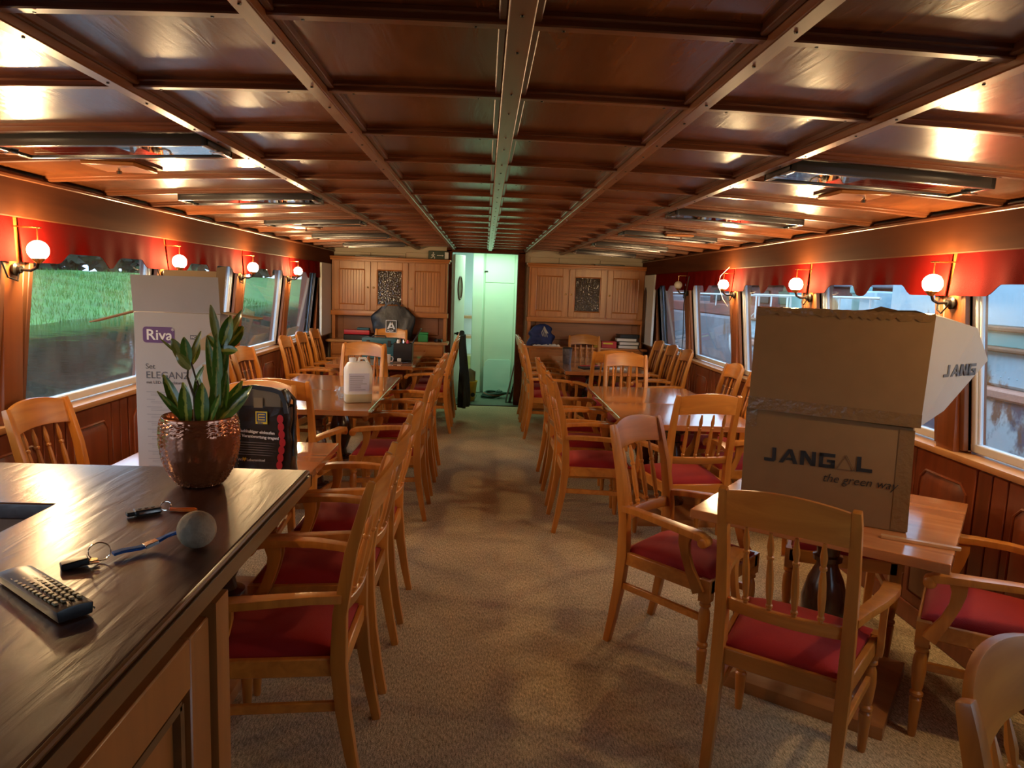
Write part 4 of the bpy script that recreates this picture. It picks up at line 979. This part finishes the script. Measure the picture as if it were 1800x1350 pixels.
for i in range(2):
    a, b2_ = y-.86, y-.005
    d = MB(); st = .085
    d.box(-.528, -.492, a, a+st, .04, .998); d.box(-.528, -.492, b2_-st, b2_, .04, .998); d.box(-.528, -.492, a+st, b2_-st, .04, .12); d.box(-.528, -.492, a+st, b2_-st, .905, .998)
    dd = d.build('door', bar_body_m, bar, .003)
    MB().box(-.528, -.514, a+st+.004, b2_-st-.004, .124, .900).build('panel', bar_body_m, dd, .002)
    mo = MB(); q = [(-.508, a+st+.02, .14), (-.508, b2_-st-.02, .14), (-.508, b2_-st-.02, .885), (-.508, a+st+.02, .885)]
    for k in range(4): mo.sweep([q[k], q[(k+1) % 4]], .008, .008, (1, 0, 0), 4)
    mo.build('moulding', bar_edge, dd)
    y -= .87
MB().box(-2.05, -1.0, 1.64, 1.70, 0, 1.06).build('rear_body', bar_body_m, bar, .003)
MB().box(-2.05, -.92, -.9, 1.64, .90, .93).build('inner_shelf', bar_top_m, bar, .004)

# things on the counter
pot = thing('potted_croton', 'brown glazed pot with a green and yellow croton plant on the counter', 'plant', (-.703, 1.79, 1.1008)); pot.scale = (.9, .9, 1)
pp = [(0, .052), (.004, .060), (.02, .074), (.045, .089), (.075, .099), (.105, .104), (.135, .1045), (.155, .102), (.168, .099), (.174, .098), (.176, .0955), (.172, .092), (.15, .090), (.145, .02)]
m = MB(); nn, vs, rows = 120, [], []
for i in range(len(pp)-1):
    st = 6 if i < 9 else 1
    for j in range(st): t_ = j/st; rows.append((pp[i][0]*(1-t_)+pp[i+1][0]*t_, pp[i][1]*(1-t_)+pp[i+1][1]*t_, i))
rows.append((*pp[-1], 99))
for z, r, i in rows:
    for k in range(nn):
        an = 2*PI*k/nn; d = 0
        if 1 <= i < 8:
            ph = abs(((an*18/(2*PI)) % 1)-.5)*2; d = .0030*math.sin(2*PI*(z/.0095+ph*1.0))
        vs.append(((r+d)*math.cos(an), (r+d)*math.sin(an), z))
m.add(vs, [(j*nn+k, j*nn+(k+1) % nn, (j+1)*nn+(k+1) % nn, (j+1)*nn+k) for j in range(len(rows)-1) for k in range(nn)]+[tuple(range(nn-1, -1, -1))]); m.build('pot', copper, pot, ang=80)
MB().lathe([(.15, .09), (.156, .06), (.158, .01)], 20).build('soil', soil, pot)
def leaf(base, tip, w, mat, bend=.2, face=0):
    b = Vector(base); t = Vector(tip); L = (t-b).length; m = MB(); n = 10
    def fn(u, v):
        s = v; ww = w*(math.sin(PI*min(1, s*.93+.05))**.7)*(2*u-1); zz = bend*L*math.sin(s*PI*.5)**2*-1+abs(2*u-1)*w*.25
        return (ww, L*s, zz)
    m.grid(fn, 4, n); y = (t-b).normalized(); z = Vector((math.sin(face), -math.cos(face), .35)); z = (z-y*z.dot(y)).normalized(); x = y.cross(z)
    o = m.build('leaf', mat, pot, ang=80); o.matrix_local = Matrix(((x.x, y.x, z.x, b.x), (x.y, y.y, z.y, b.y), (x.z, y.z, z.z, b.z), (0, 0, 0, 1)))
LV = [ # base, tip, width, mat, bend
 ((-.03, -.01, .15), (-.094, -.01, .275), .017, leaf_dark, .1), ((-.02, -.03, .15), (-.022, -.05, .255), .019, leaf_dark, .05), ((.02, -.03, .15), (.028, -.05, .262), .020, leaf_dark, .05),
 ((-.03, .0, .15), (-.100, -.03, .235), .009, leaf_green, .1), ((.045, -.01, .15), (.146, -.03, .255), .020, leaf_dark, .12), ((.04, .01, .15), (.10, .05, .26), .017, leaf_dark, .1),
 ((.03, -.02, .15), (.075, -.07, .235), .010, leaf_green, .1), ((.0, .02, .15), (-.02, .04, .27), .018, leaf_dark, .05), ((.01, .03, .15), (.05, .05, .275), .018, leaf_dark, .05),
 ((-.04, .03, .15), (-.07, .06, .25), .015, leaf_dark, .1), ((.05, -.02, .16), (.062, -.04, .30), .016, leaf_green, .05), ((.055, .0, .16), (.085, -.03, .29), .016, leaf_green, .06),
 # tall stalk foliage
 ((.052, .0, .20), (.030, -.02, .37), .014, leaf_green, .06), ((.055, .0, .22), (.060, -.03, .38), .014, leaf_green, .05), ((.06, .0, .24), (.082, -.01, .375), .013, leaf_green, .05), ((.05, .01, .25), (.045, .02, .39), .013, leaf_green, .05),
 ((.058, 0, .35), (.042, -.015, .45), .012, leaf_yel, .05), ((.066, 0, .345), (.098, -.02, .425), .019, leaf_dark, .05), ((.07, 0, .345), (.122, -.01, .44), .012, leaf_yel, .05), ((.07, 0, .34), (.118, .01, .40), .020, leaf_dark, .15),
 ((.06, 0, .34), (.02, .01, .375), .010, leaf_green, .1), ((.065, .01, .34), (.08, .03, .42), .017, leaf_dark, .05), ((.065, -.01, .34), (.112, -.03, .345), .012, leaf_dark, .2),
 # left small cluster
 ((-.030, 0, .30), (-.066, -.01, .365), .015, leaf_yel, .05), ((-.026, 0, .30), (-.028, -.02, .37), .016, leaf_green, .05), ((-.022, 0, .305), (.012, -.01, .385), .009, leaf_yel, .05), ((-.03, 0, .31), (-.098, -.01, .365), .004, leaf_green, .0),
 ((-.022, 0, .29), (-.050, -.02, .33), .013, leaf_yel, .1), ((-.008, 0, .26), (.020, -.01, .30), .006, leaf_green, .0), ((-.02, .01, .30), (-.01, .03, .36), .014, leaf_dark, .05),
]
for l in LV: leaf(*l)
MB().tube([(.045, 0, .15), (.05, 0, .22), (.06, 0, .34), (.06, 0, .37)], [.011, .010, .008, .003], 8).build('stem', stemm, pot)
MB().tube([(-.01, 0, .15), (-.012, 0, .22), (-.03, 0, .27), (-.026, 0, .31)], [.006, .004, .003, .002], 8).build('stem', twig, pot)
MB().tube([(-.012, 0, .22), (.0, 0, .25), (-.008, .0, .27), (-.02, 0, .31)], .0025, 6).build('stem', twig, pot)

zt_ = 1.1008
ballt = thing('key_float', 'black key with ring, blue strap and round cork float on the counter', 'keychain', (-.54, 1.35, zt_))
MB().lathe([(.036-.036*math.cos(PI*i/14), max(.001, .036*math.sin(PI*i/14))) for i in range(15)], 24).build('cork_ball', ball_m, ballt)
st = [(-.034, .0, .030), (-.055, .005, .022), (-.075, -.005, .012), (-.095, -.030, .008), (-.115, -.05, .010), (-.128, -.062, .008)]
MB().sweep(st, .0028, .0075, (0, 0, 1)).build('strap', strap_m, ballt, .001)
MB().sweep([(-.073, -.004, .013), (-.090, -.024, .0085)], .0038, .0085, (0, 0, 1)).build('crimp', chrome, ballt, .001)
MB().tube([(-.142+.017*math.cos(a), -.080+.006*math.cos(a), .019+.017*math.sin(a)) for a in [i*PI/10 for i in range(20)]], .0012, 6, True).build('key_ring', chrome, ballt)
m = MB(); m.box(-.022, .022, -.010, .010, .0, .013); o = m.build('key_head', black_pl, ballt, .005, 3); o.location = (-.172, -.105, .0); o.rotation_euler = (0, -.1, math.radians(38))
m = MB(); m.lathe([(0, .0085), (.002, .0085)], 14); o = m.build('key_tag', softcoin, ballt, .0005); o.location = (-.147, -.094, .008)
o = MB().box(-.014, .014, -.0035, .0035, 0, .002).build('key_blade', chrome, ballt); o.location = (-.150, -.098, .0025); o.rotation_euler = (0, 0, .6)
# car key
ck = thing('car_key', 'black folding car key with chrome trim and an orange loop by the pot', 'key', (-.718, 1.545, zt_), math.radians(38))
MB().box(-.032, .022, -.013, .013, .001, .014).build('fob', black_pl, ck, .006, 3)
for s in (-1, 1): MB().sweep([(-.024, s*.0135, .0075), (0, s*.0142, .0078), (.02, s*.0115, .0075)], .0012, .0022, (0, 1, 0)).build('chrome_trim', chrome, ck)
MB().box(-.047, -.030, -.009, .009, .002, .011).build('key_base', black_pl, ck, .002)
m = MB()
for i in range(3): m.lathe([(0, .004), (.0012, .0035)], 12, Matrix.Translation((-.02+.013*i, 0, .0138)))
m.build('buttons', black_mt, ck)
MB().tube([(.033+.011*math.cos(a), .002, .011+.010*math.sin(a)) for a in [i*PI/8 for i in range(16)]], .0010, 6, True).build('key_ring', chrome, ck)
MB().sweep([(.040, -.002, .004), (.060, -.016, .004), (.085, -.032, .004), (.086, -.040, .004), (.078, -.040, .004), (.055, -.024, .004), (.040, -.006, .004)], .0028, .0012, (0, 0, 1)).build('orange_loop', orange_pl, ck)
# remote control
rm = thing('remote_control', 'black remote control with many small keys at the left picture edge', 'remote', (-.600, 1.045, zt_), math.radians(141.5))
MB().slab(lambda u, v: ((.235*u, -.026+.052*v, .020+.003*math.sin(PI*v)-.004*u), (.235*u, -.024+.048*v, .002)), 10, 6).build('housing', black_pl, rm, .003, 2)
MB().box(-.001, .235, -.0275, -.0255, .008, .012).build('side_trim', steel, rm, .0008)
kp = None
for i in range(14):
    for j in range(4):
        p = (.026+.0145*i, -.017+.0115*j, .0205+.003*math.sin(PI*(.2+.2*j))-.0007*i)
        if kp is None: kp = MB().box(-.0048, .0048, -.0035, .0035, -.001, .0035).build('key', key_c, rm, .0012); kp.location = p
        else: inst(kp, rm, p)
# green thing at edge
lm = thing('lime_ball', 'lime green rounded edge just showing at the left picture border', 'ball', (-.772, .985, zt_))
MB().lathe([(.034-.034*math.cos(PI*i/12), max(.001, .034*math.sin(PI*i/12))) for i in range(13)], 20).build('ball_skin', lime, lm)
lm.location = (-.80, .955, zt_)

# ================================================================ ITEMS ON TABLES
cn = thing('canister', 'white translucent canister with a label, a little liquid at the bottom', 'canister', (-.905, 5.22, .751), math.radians(18))
def cring(z, w, d, n=32, q=5):
    r = []
    for k in range(n):
        an = 2*PI*k/n; c, s_ = math.cos(an), math.sin(an); r.append((w*math.copysign(abs(c)**(2/q), c), d*math.copysign(abs(s_)**(2/q), s_), z))
    return r
def loft(rings):
    n = len(rings[0]); m = MB(); vs = sum(rings, []); m.add(vs, [(j*n+k, j*n+(k+1) % n, (j+1)*n+(k+1) % n, (j+1)*n+k) for j in range(len(rings)-1) for k in range(n)]+[tuple(range(n-1, -1, -1)), tuple((len(rings)-1)*n+k for k in range(n))]); return m
loft([cring(z, w, d) for z, w, d in ((.063, .098, .068), (.23, .100, .070), (.25, .096, .066), (.285, .075, .048), (.292, .06, .04))]).build('body', canister_m, cn, ang=60)
loft([cring(z, w, d) for z, w, d in ((0, .092, .062), (.006, .098, .068), (.062, .098, .068))]).build('liquid_part', liquid_m, cn, ang=60)
MB().lathe([(.29, .022), (.30, .026), (.318, .026), (.322, .022)], 18, Matrix.Translation((-.04, 0, 0))).build('cap', white_pl, cn)
MB().sweep([(0, 0, .285), (.01, 0, .318), (.05, 0, .318), (.075, 0, .275)], .012, .010, (0, 1, 0), 8).build('handle', canister_m, cn)
MB().box(-.075, .07, -.072, -.0705, .085, .215).build('label', labelm, cn)
m = MB()
for i in range(8): m.box(-.068, .06-.05*rg.random(), -.0735, -.072, .095+.014*i, .099+.014*i)
m.build('label_print', grey_print, cn)
cr = thing('crystal_ornament', 'small clear crumpled plastic piece beside the canister', 'ornament', (-1.055, 5.36, .751))
m = MB(); rg2 = random.Random(8)
for i in range(26):
    d = Vector((rg2.gauss(0, 1), rg2.gauss(0, 1), rg2.gauss(0, 1))).normalized()*.038; p = Vector((0, 0, .05)); p += Vector((d.x, d.y, d.z*1.1))
    a = Vector((rg2.gauss(0, 1), rg2.gauss(0, 1), rg2.gauss(0, 1))).normalized()*.024; b = a.orthogonal().normalized()*.018; m.add([p-a, p+b, p+a, p-b+d*.2], [(0, 1, 2), (0, 2, 3)])
m.build('crumpled_film', clear_m, cr, smooth=False); MB().lathe([(0, .02), (.03, .03), (.06, .026), (.085, .012)], 10).build('core', clear_m, cr, smooth=False)
mg = thing('mug', 'plain white mug on the far left table', 'mug', (-1.04, 7.80, .751))
MB().lathe([(0, .030), (.004, .034), (.09, .037), (.095, .037), (.095, .034), (.012, .031), (.01, .002)], 24).build('cup', white_pl, mg)
MB().sweep([(.035, 0, .075), (.058, 0, .072), (.064, 0, .05), (.055, 0, .025), (.034, 0, .022)], .005, .005, (0, 1, 0), 8).build('handle', white_pl, mg)
pr = thing('tool_heap', 'heap of small tools and cables beside the mug', 'tools', (-.90, 7.86, .751))
MB().tube([(-.06, 0, .006), (.0, .03, .006), (.08, .0, .008), (.12, .03, .006)], .006, 6).build('cable', black_pl, pr); MB().box(-.08, .02, -.05, -.03, 0, .02).build('cutter', steel, pr, .003); MB().box(-.02, .11, .05, .08, .0, .03).build('pliers', black_mt, pr, .006); MB().box(-.04, .0, .0, .04, .012, .05).build('meter', white_pl, pr, .004)
tb = thing('toolbox', 'teal plastic toolbox on the far left table', 'toolbox', (-1.20, 8.35, .751))
MB().box(-.19, .19, -.09, .09, 0, .17).build('case', teal_pl, tb, .012, 2); MB().box(-.195, .195, -.095, .095, .172, .235).build('lid', teal_pl, tb, .012, 2); MB().sweep([(-.08, -.06, .237), (-.07, -.06, .26), (.07, -.06, .26), (.08, -.06, .237)], .008, .008, (0, 1, 0), 8).build('handle', black_pl, tb)
for x in (-.12, .12): MB().box(x-.02, x+.02, -.10, -.09, .14, .21).build('latch', black_pl, tb, .003)
tc_ = thing('open_crate', 'black open tool crate with raised lid right of the teal toolbox', 'crate', (-.905, 8.15, .751))
m = MB(); m.box(-.105, .105, -.08, .08, 0, .01); m.box(-.105, .105, -.08, -.072, 0, .20); m.box(-.105, .105, .072, .08, 0, .20); m.box(-.105, -.097, -.08, .08, 0, .20); m.box(.097, .105, -.08, .08, 0, .20); m.build('tray', black_pl, tc_, .003)
MB().hexa([(.10, -.08, .20), (.11, -.08, .20), (.11, .08, .20), (.10, .08, .20)], [(.19, -.08, .37), (.20, -.08, .365), (.20, .08, .365), (.19, .08, .37)]).build('lid', black_pl, tc_, .003)
for i, (a, b) in enumerate([(-.06, 0), (.0, .02), (.05, -.02)]): MB().lathe([(.15, .015), (.21, .018), (.235, .012)], 10, Matrix.Translation((a, b, 0))).build('spray_cap', [white_pl, chrome, red_pl][i], tc_)
# left sideboard
rt = thing('red_tool_case', 'low black case with a red lid on the left sideboard', 'case', (-1.66, 9.50, .863)); MB().box(-.17, .17, -.07, .08, 0, .07).build('base', black_pl, rt, .008); MB().box(-.165, .165, -.065, .075, .072, .13).build('lid', red_pl, rt, .012, 2); MB().box(.0, .16, -.05, .06, .132, .16).build('tray', teal_pl, rt, .006)
pb = tag(MB().box(-.12, .12, -.04, .04, 0, .03).build('pink_folder', red_print, None, .004), 'flat red packet at the front of the left sideboard', 'packet'); pb.location = (-1.36, 9.455, .863)
gb = thing('green_box', 'small green box on the left sideboard by the doorway', 'box', (-.80, 9.52, .863)); MB().box(-.065, .065, -.05, .05, 0, .10).build('box_body', green_pl, gb, .006); MB().box(-.068, .068, -.053, .053, .10, .125).build('lid', green_pl, gb, .004)
cb_ = thing('cable_coil', 'coil of black cable at the right end of the left sideboard', 'cable', (-.60, 9.50, .863))
for k in range(3): MB().tube([(.05*math.cos(a), .045*math.sin(a), .012+.012*k+.006*math.sin(3*a)) for a in [i*PI/10 for i in range(20)]], .005, 6, True).build('loop', black_pl, cb_)
al = thing('cloth_bag', 'dark blue cloth carrier bag with a white square logo on the left sideboard', 'bag', (-1.19, 9.47, .863))
def aring(t):
    z = .46*t; w = .20+.09*math.sin(min(1, t*1.35)*PI*.5)-.13*max(0, t-.8)/.2; d = .075*(1-.55*t); r = []
    for k in range(44):
        an = 2*PI*k/44; c, s_ = math.cos(an), math.sin(an); x = w*math.copysign(abs(c)**.6, c); y = d*math.copysign(abs(s_)**.6, s_); q = .018*noise.noise(Vector((x*9, y*9+3, z*8))); q = q*(.3 if (s_ < -.3 and abs(x) < .13) else 1)
        r.append((x+q, y+q, z-.05*abs(x/.3)**2*t))
    return r
loft([aring(j/14) for j in range(15)]).build('bag_body', bagmatt, al, ang=70)
MB().sweep([(-.12, -.03, .42), (-.08, -.04, .48), (0, -.045, .515), (.07, -.04, .48), (.10, -.03, .43)], .014, .004, (0, 0, 1)).build('handle', bagmatt, al)
ya = -.095
m = MB(); sq(m, -.085, .055, .115, .275, ya); m.build('logo_square', white_ink, al); m = MB(); sq(m, -.078, .048, .122, .268, ya-.001); m.build('logo_field', bagmatt if False else black_pl, al)
m = MB(); M_ = lambda a, b: (a, ya-.002, b)
m.add([M_(-.068, .160), M_(-.044, .160), M_(-.012, .222), M_(-.005, .205), M_(.012, .205), M_(-.004, .255), M_(-.026, .255)], [(0, 1, 2, 5, 6)]); m.add([M_(-.026, .255), M_(-.004, .255), M_(.038, .160), M_(.016, .160)], [(0, 1, 2, 3)]); m.add([M_(-.04, .178), M_(.02, .178), M_(.015, .190), M_(-.034, .190)], [(0, 1, 2, 3)]); m.build('logo_letter', white_ink, al)
text('ALDI', .030, white_ink, (-.066, ya-.002, .130), (1, 0, 0), (0, 0, 1), al, .001, 1.25)
# right table and sideboard
tu = thing('tumbler', 'dark patterned tumbler on the far right table', 'tumbler', (.985, 8.35, .751)); m = MB().lathe([(0, .042), (.01, .047), (.15, .056), (.18, .058), (.18, .054), (.02, .044)], 20); m.build('cup', plain('patterned_dark_enamel', (.12, .11, .13), .3, var=.9, bscale=45), tu); MB().lathe([(.178, .059), (.19, .059), (.195, .05)], 20).build('rim', black_pl, tu)
fo = thing('folder', 'black folder with a red edge lying on the far right table', 'folder', (1.22, 7.95, .751), .3); MB().box(-.13, .13, -.09, .09, 0, .014).build('cover', black_pl, fo, .003); MB().box(-.10, .13, .092, .11, 0, .02).build('red_edge', red_pl, fo, .003)
pa = tag(MB().box(-.10, .10, -.07, .07, 0, .006).build('paper_stack', papers, None), 'white sheets beside the black folder on the far right table', 'paper'); pa.location = (1.50, 7.98, .751)
bg_ = thing('blue_bag', 'crumpled dark blue bag with pale cords on the right sideboard', 'bag', (.76, 9.50, .863))
def bring(t):
    r = []
    for k in range(32):
        an = 2*PI*k/32; w = .17*(1-t**2.2)**.5+.005; x = w*math.cos(an); y = .08*(1-t**2)**.5*math.sin(an); q = .05*noise.noise(Vector((x*14, y*14, t*4+1))); r.append((x+q, y+q*.5, .29*t+q*.3))
    return r
loft([bring(j/12*.99) for j in range(13)]).build('bag_body', blue_cloth, bg_, ang=80)
for k in range(4): MB().tube([(.02+.02*k, -.06, .12), (.0+.015*k, -.085, .18+.02*k), (.03, -.06, .26), (.05+.012*k, -.08, .17)], .004, 6).build('cord', rope_m, bg_)
sw = thing('white_cloth', 'white crumpled cloth in front of the blue bag', 'cloth', (.80, 9.44, .863)); MB().slab(lambda u, v: ((-.15+.36*u, -.03+.06*v, .012+.035*abs(noise.noise(Vector((u*7, v*5, 1))))), (-.15+.36*u, -.03+.06*v, 0)), 16, 4).build('cloth_sheet', papers, sw)
rb = thing('red_box', 'small bright red box on the right sideboard', 'box', (1.665, 9.50, .863)); MB().box(-.10, .10, -.05, .05, 0, .09).build('carton', red_pl, rb, .003); MB().box(-.08, .05, -.0515, -.05, .05, .07).build('print', yellow_ink, rb)
by_ = tag(MB().box(-.05, .04, -.05, .05, 0, .085).build('yellow_box', yellow_pl, None, .003), 'small yellow box left of the red box', 'box'); by_.location = (1.52, 9.52, .863)
for i, (dx, a, lab) in enumerate([(0, 0, 'bottom binder of the pile on the right sideboard'), (.01, .05, 'middle binder of the pile on the right sideboard'), (-.02, -.04, 'upper binder of the pile on the right sideboard'), (.0, .1, 'dark binder topping the pile on the right sideboard')]):
    b = thing('ring_binder', lab, 'binder', (1.92+dx, 9.52, .863+.047*i), a, 'binders piled on the right sideboard')
    m = MB(); m.box(-.14, .14, -.09, .09, 0, .004); m.box(-.14, .14, -.09, .09, .040, .045); m.box(.13, .14, -.09, .09, 0, .045); m.build('cover', black_pl, b, .001)
    MB().box(-.13, .125, -.085, .085, .005, .039).build('pages', papers if i < 3 else black_pl, b)
# coat
ct = thing('coat', 'long dark green coat hung over an aisle chair by the doorway', 'coat', (-.26, 8.55, 0))
def coatf(u, v):
    y = -.19+.38*u; z = 1.04-.86*v; ox = .035*math.sin(u*9+v*3)*v+.02*math.sin(u*21)*v+.04*v; w = .02+.028*math.sin(PI*u)
    sh_ = (1-.25*(1-v)**2)
    y *= sh_
    return ((ox+w, y, z), (ox-w*.5, y, z))
MB().slab(coatf, 20, 16).build('coat_body', coat_m, ct, ang=80)
MB().sweep([(.0, -.15, 1.01), (.02, -.19, .85), (.04, -.19, .62), (.05, -.17, .45)], [.03, .045, .045, .035], [.03, .04, .04, .03], (1, 0, 0), 10).build('sleeve', coat_m, ct); MB().sweep([(.0, -.10, 1.02), (.0, 0, 1.07), (.0, .10, 1.02)], .03, .02, (1, 0, 0), 8).build('collar', coat_m, ct)
# bucket, board, planks, clutter in the corridor
bu = thing('bucket', 'yellow plastic bucket just inside the doorway', 'bucket', (-.20, 10.12, -.003)); MB().lathe([(0, .095), (.01, .10), (.26, .125), (.27, .132), (.285, .132), (.285, .122), (.02, .09)], 24).build('pail', yellow_pl, bu); MB().tube([(.125*math.cos(a), .125*math.sin(a)*.3-.10, .16+.10*math.sin(a)-.06) for a in [PI+i*PI/10 for i in range(11)]], .003, 6).build('handle', steel, bu); MB().slab(lambda u, v: ((-.10+.2*u, .02+.04*math.sin(u*5), .2+.26*v-.1*abs(u-.6)), (-.10+.2*u, .03+.04*math.sin(u*5), .2+.26*v-.1*abs(u-.6))), 8, 4).build('rag', plain('dull_grey_rag', (.30, .33, .27), .8), bu)
MB().lathe([(0, .03), (.004, .03)], 14, None, (.07, -.112, .10), (.09, -.3, .10)).build('black_sticker', black_pl, bu)
mb_ = thing('mint_panel', 'pale mint board with rounded corner leaning against the corridor wall', 'board', (.21, 10.90, -.003)); MB().prism([(-.20, 0), (.21, 0), (.21, .50), (.19, .52), (-.13, .52), (-.18, .48), (-.20, .40)], 0, .012, frame_m((0, -.02, 0), (1, 0, 0), (0, .12, 1))).build('board_sheet', mintboard, mb_, .003)
for i, (x, t_, mt) in enumerate([(.36, .10, steel), (.405, .07, darkturn), (.425, .04, steel)]):
    p = thing('plank', ['thin metal strip leaning at the right door jamb, outermost', 'dark board leaning at the right door jamb', 'thin metal strip leaning at the right door jamb, innermost'][i], 'plank', (x-.03, 10.02+.02*i, -.003)); MB().hexa([(-.0, 0, 0), (.018, 0, 0), (.018, .12, 0), (0, .12, 0)], [(.10+t_*.2, .0, .62-.1*i), (.118+t_*.2, 0, .62-.1*i), (.118+t_*.2, .12, .62-.1*i), (.10+t_*.2, .12, .62-.1*i)]).build('strip', mt, p, .003)
hs = thing('hose', 'tangled dark green hose on the corridor floor', 'hose', (.14, 10.45, -.003))
for k in range(4): MB().tube([((.10+.03*k)*math.cos(a)+.05*k-.05, .10*math.sin(a), .02+.018*k+.012*math.sin(2*a+k)) for a in [i*PI/12 for i in range(24)]], .014, 8, True).build('loop', clutter_m if k != 2 else rustm, hs)
MB().lathe([(0, .04), (.05, .05), (.09, .02)], 14, None, (.08, .0, .06), (.16, -.05, .10)).build('nozzle', clutter_m, hs)
# cable from right sideboard, loose wire loop at left
tag(MB().tube([(2.05, 9.43, .87), (2.13, 9.40, .80), (2.16, 9.38, .60), (2.17, 9.37, .1)], .005, 6).build('cable', black_pl), 'thin black cable drooping off the right end of the right sideboard', 'cable')
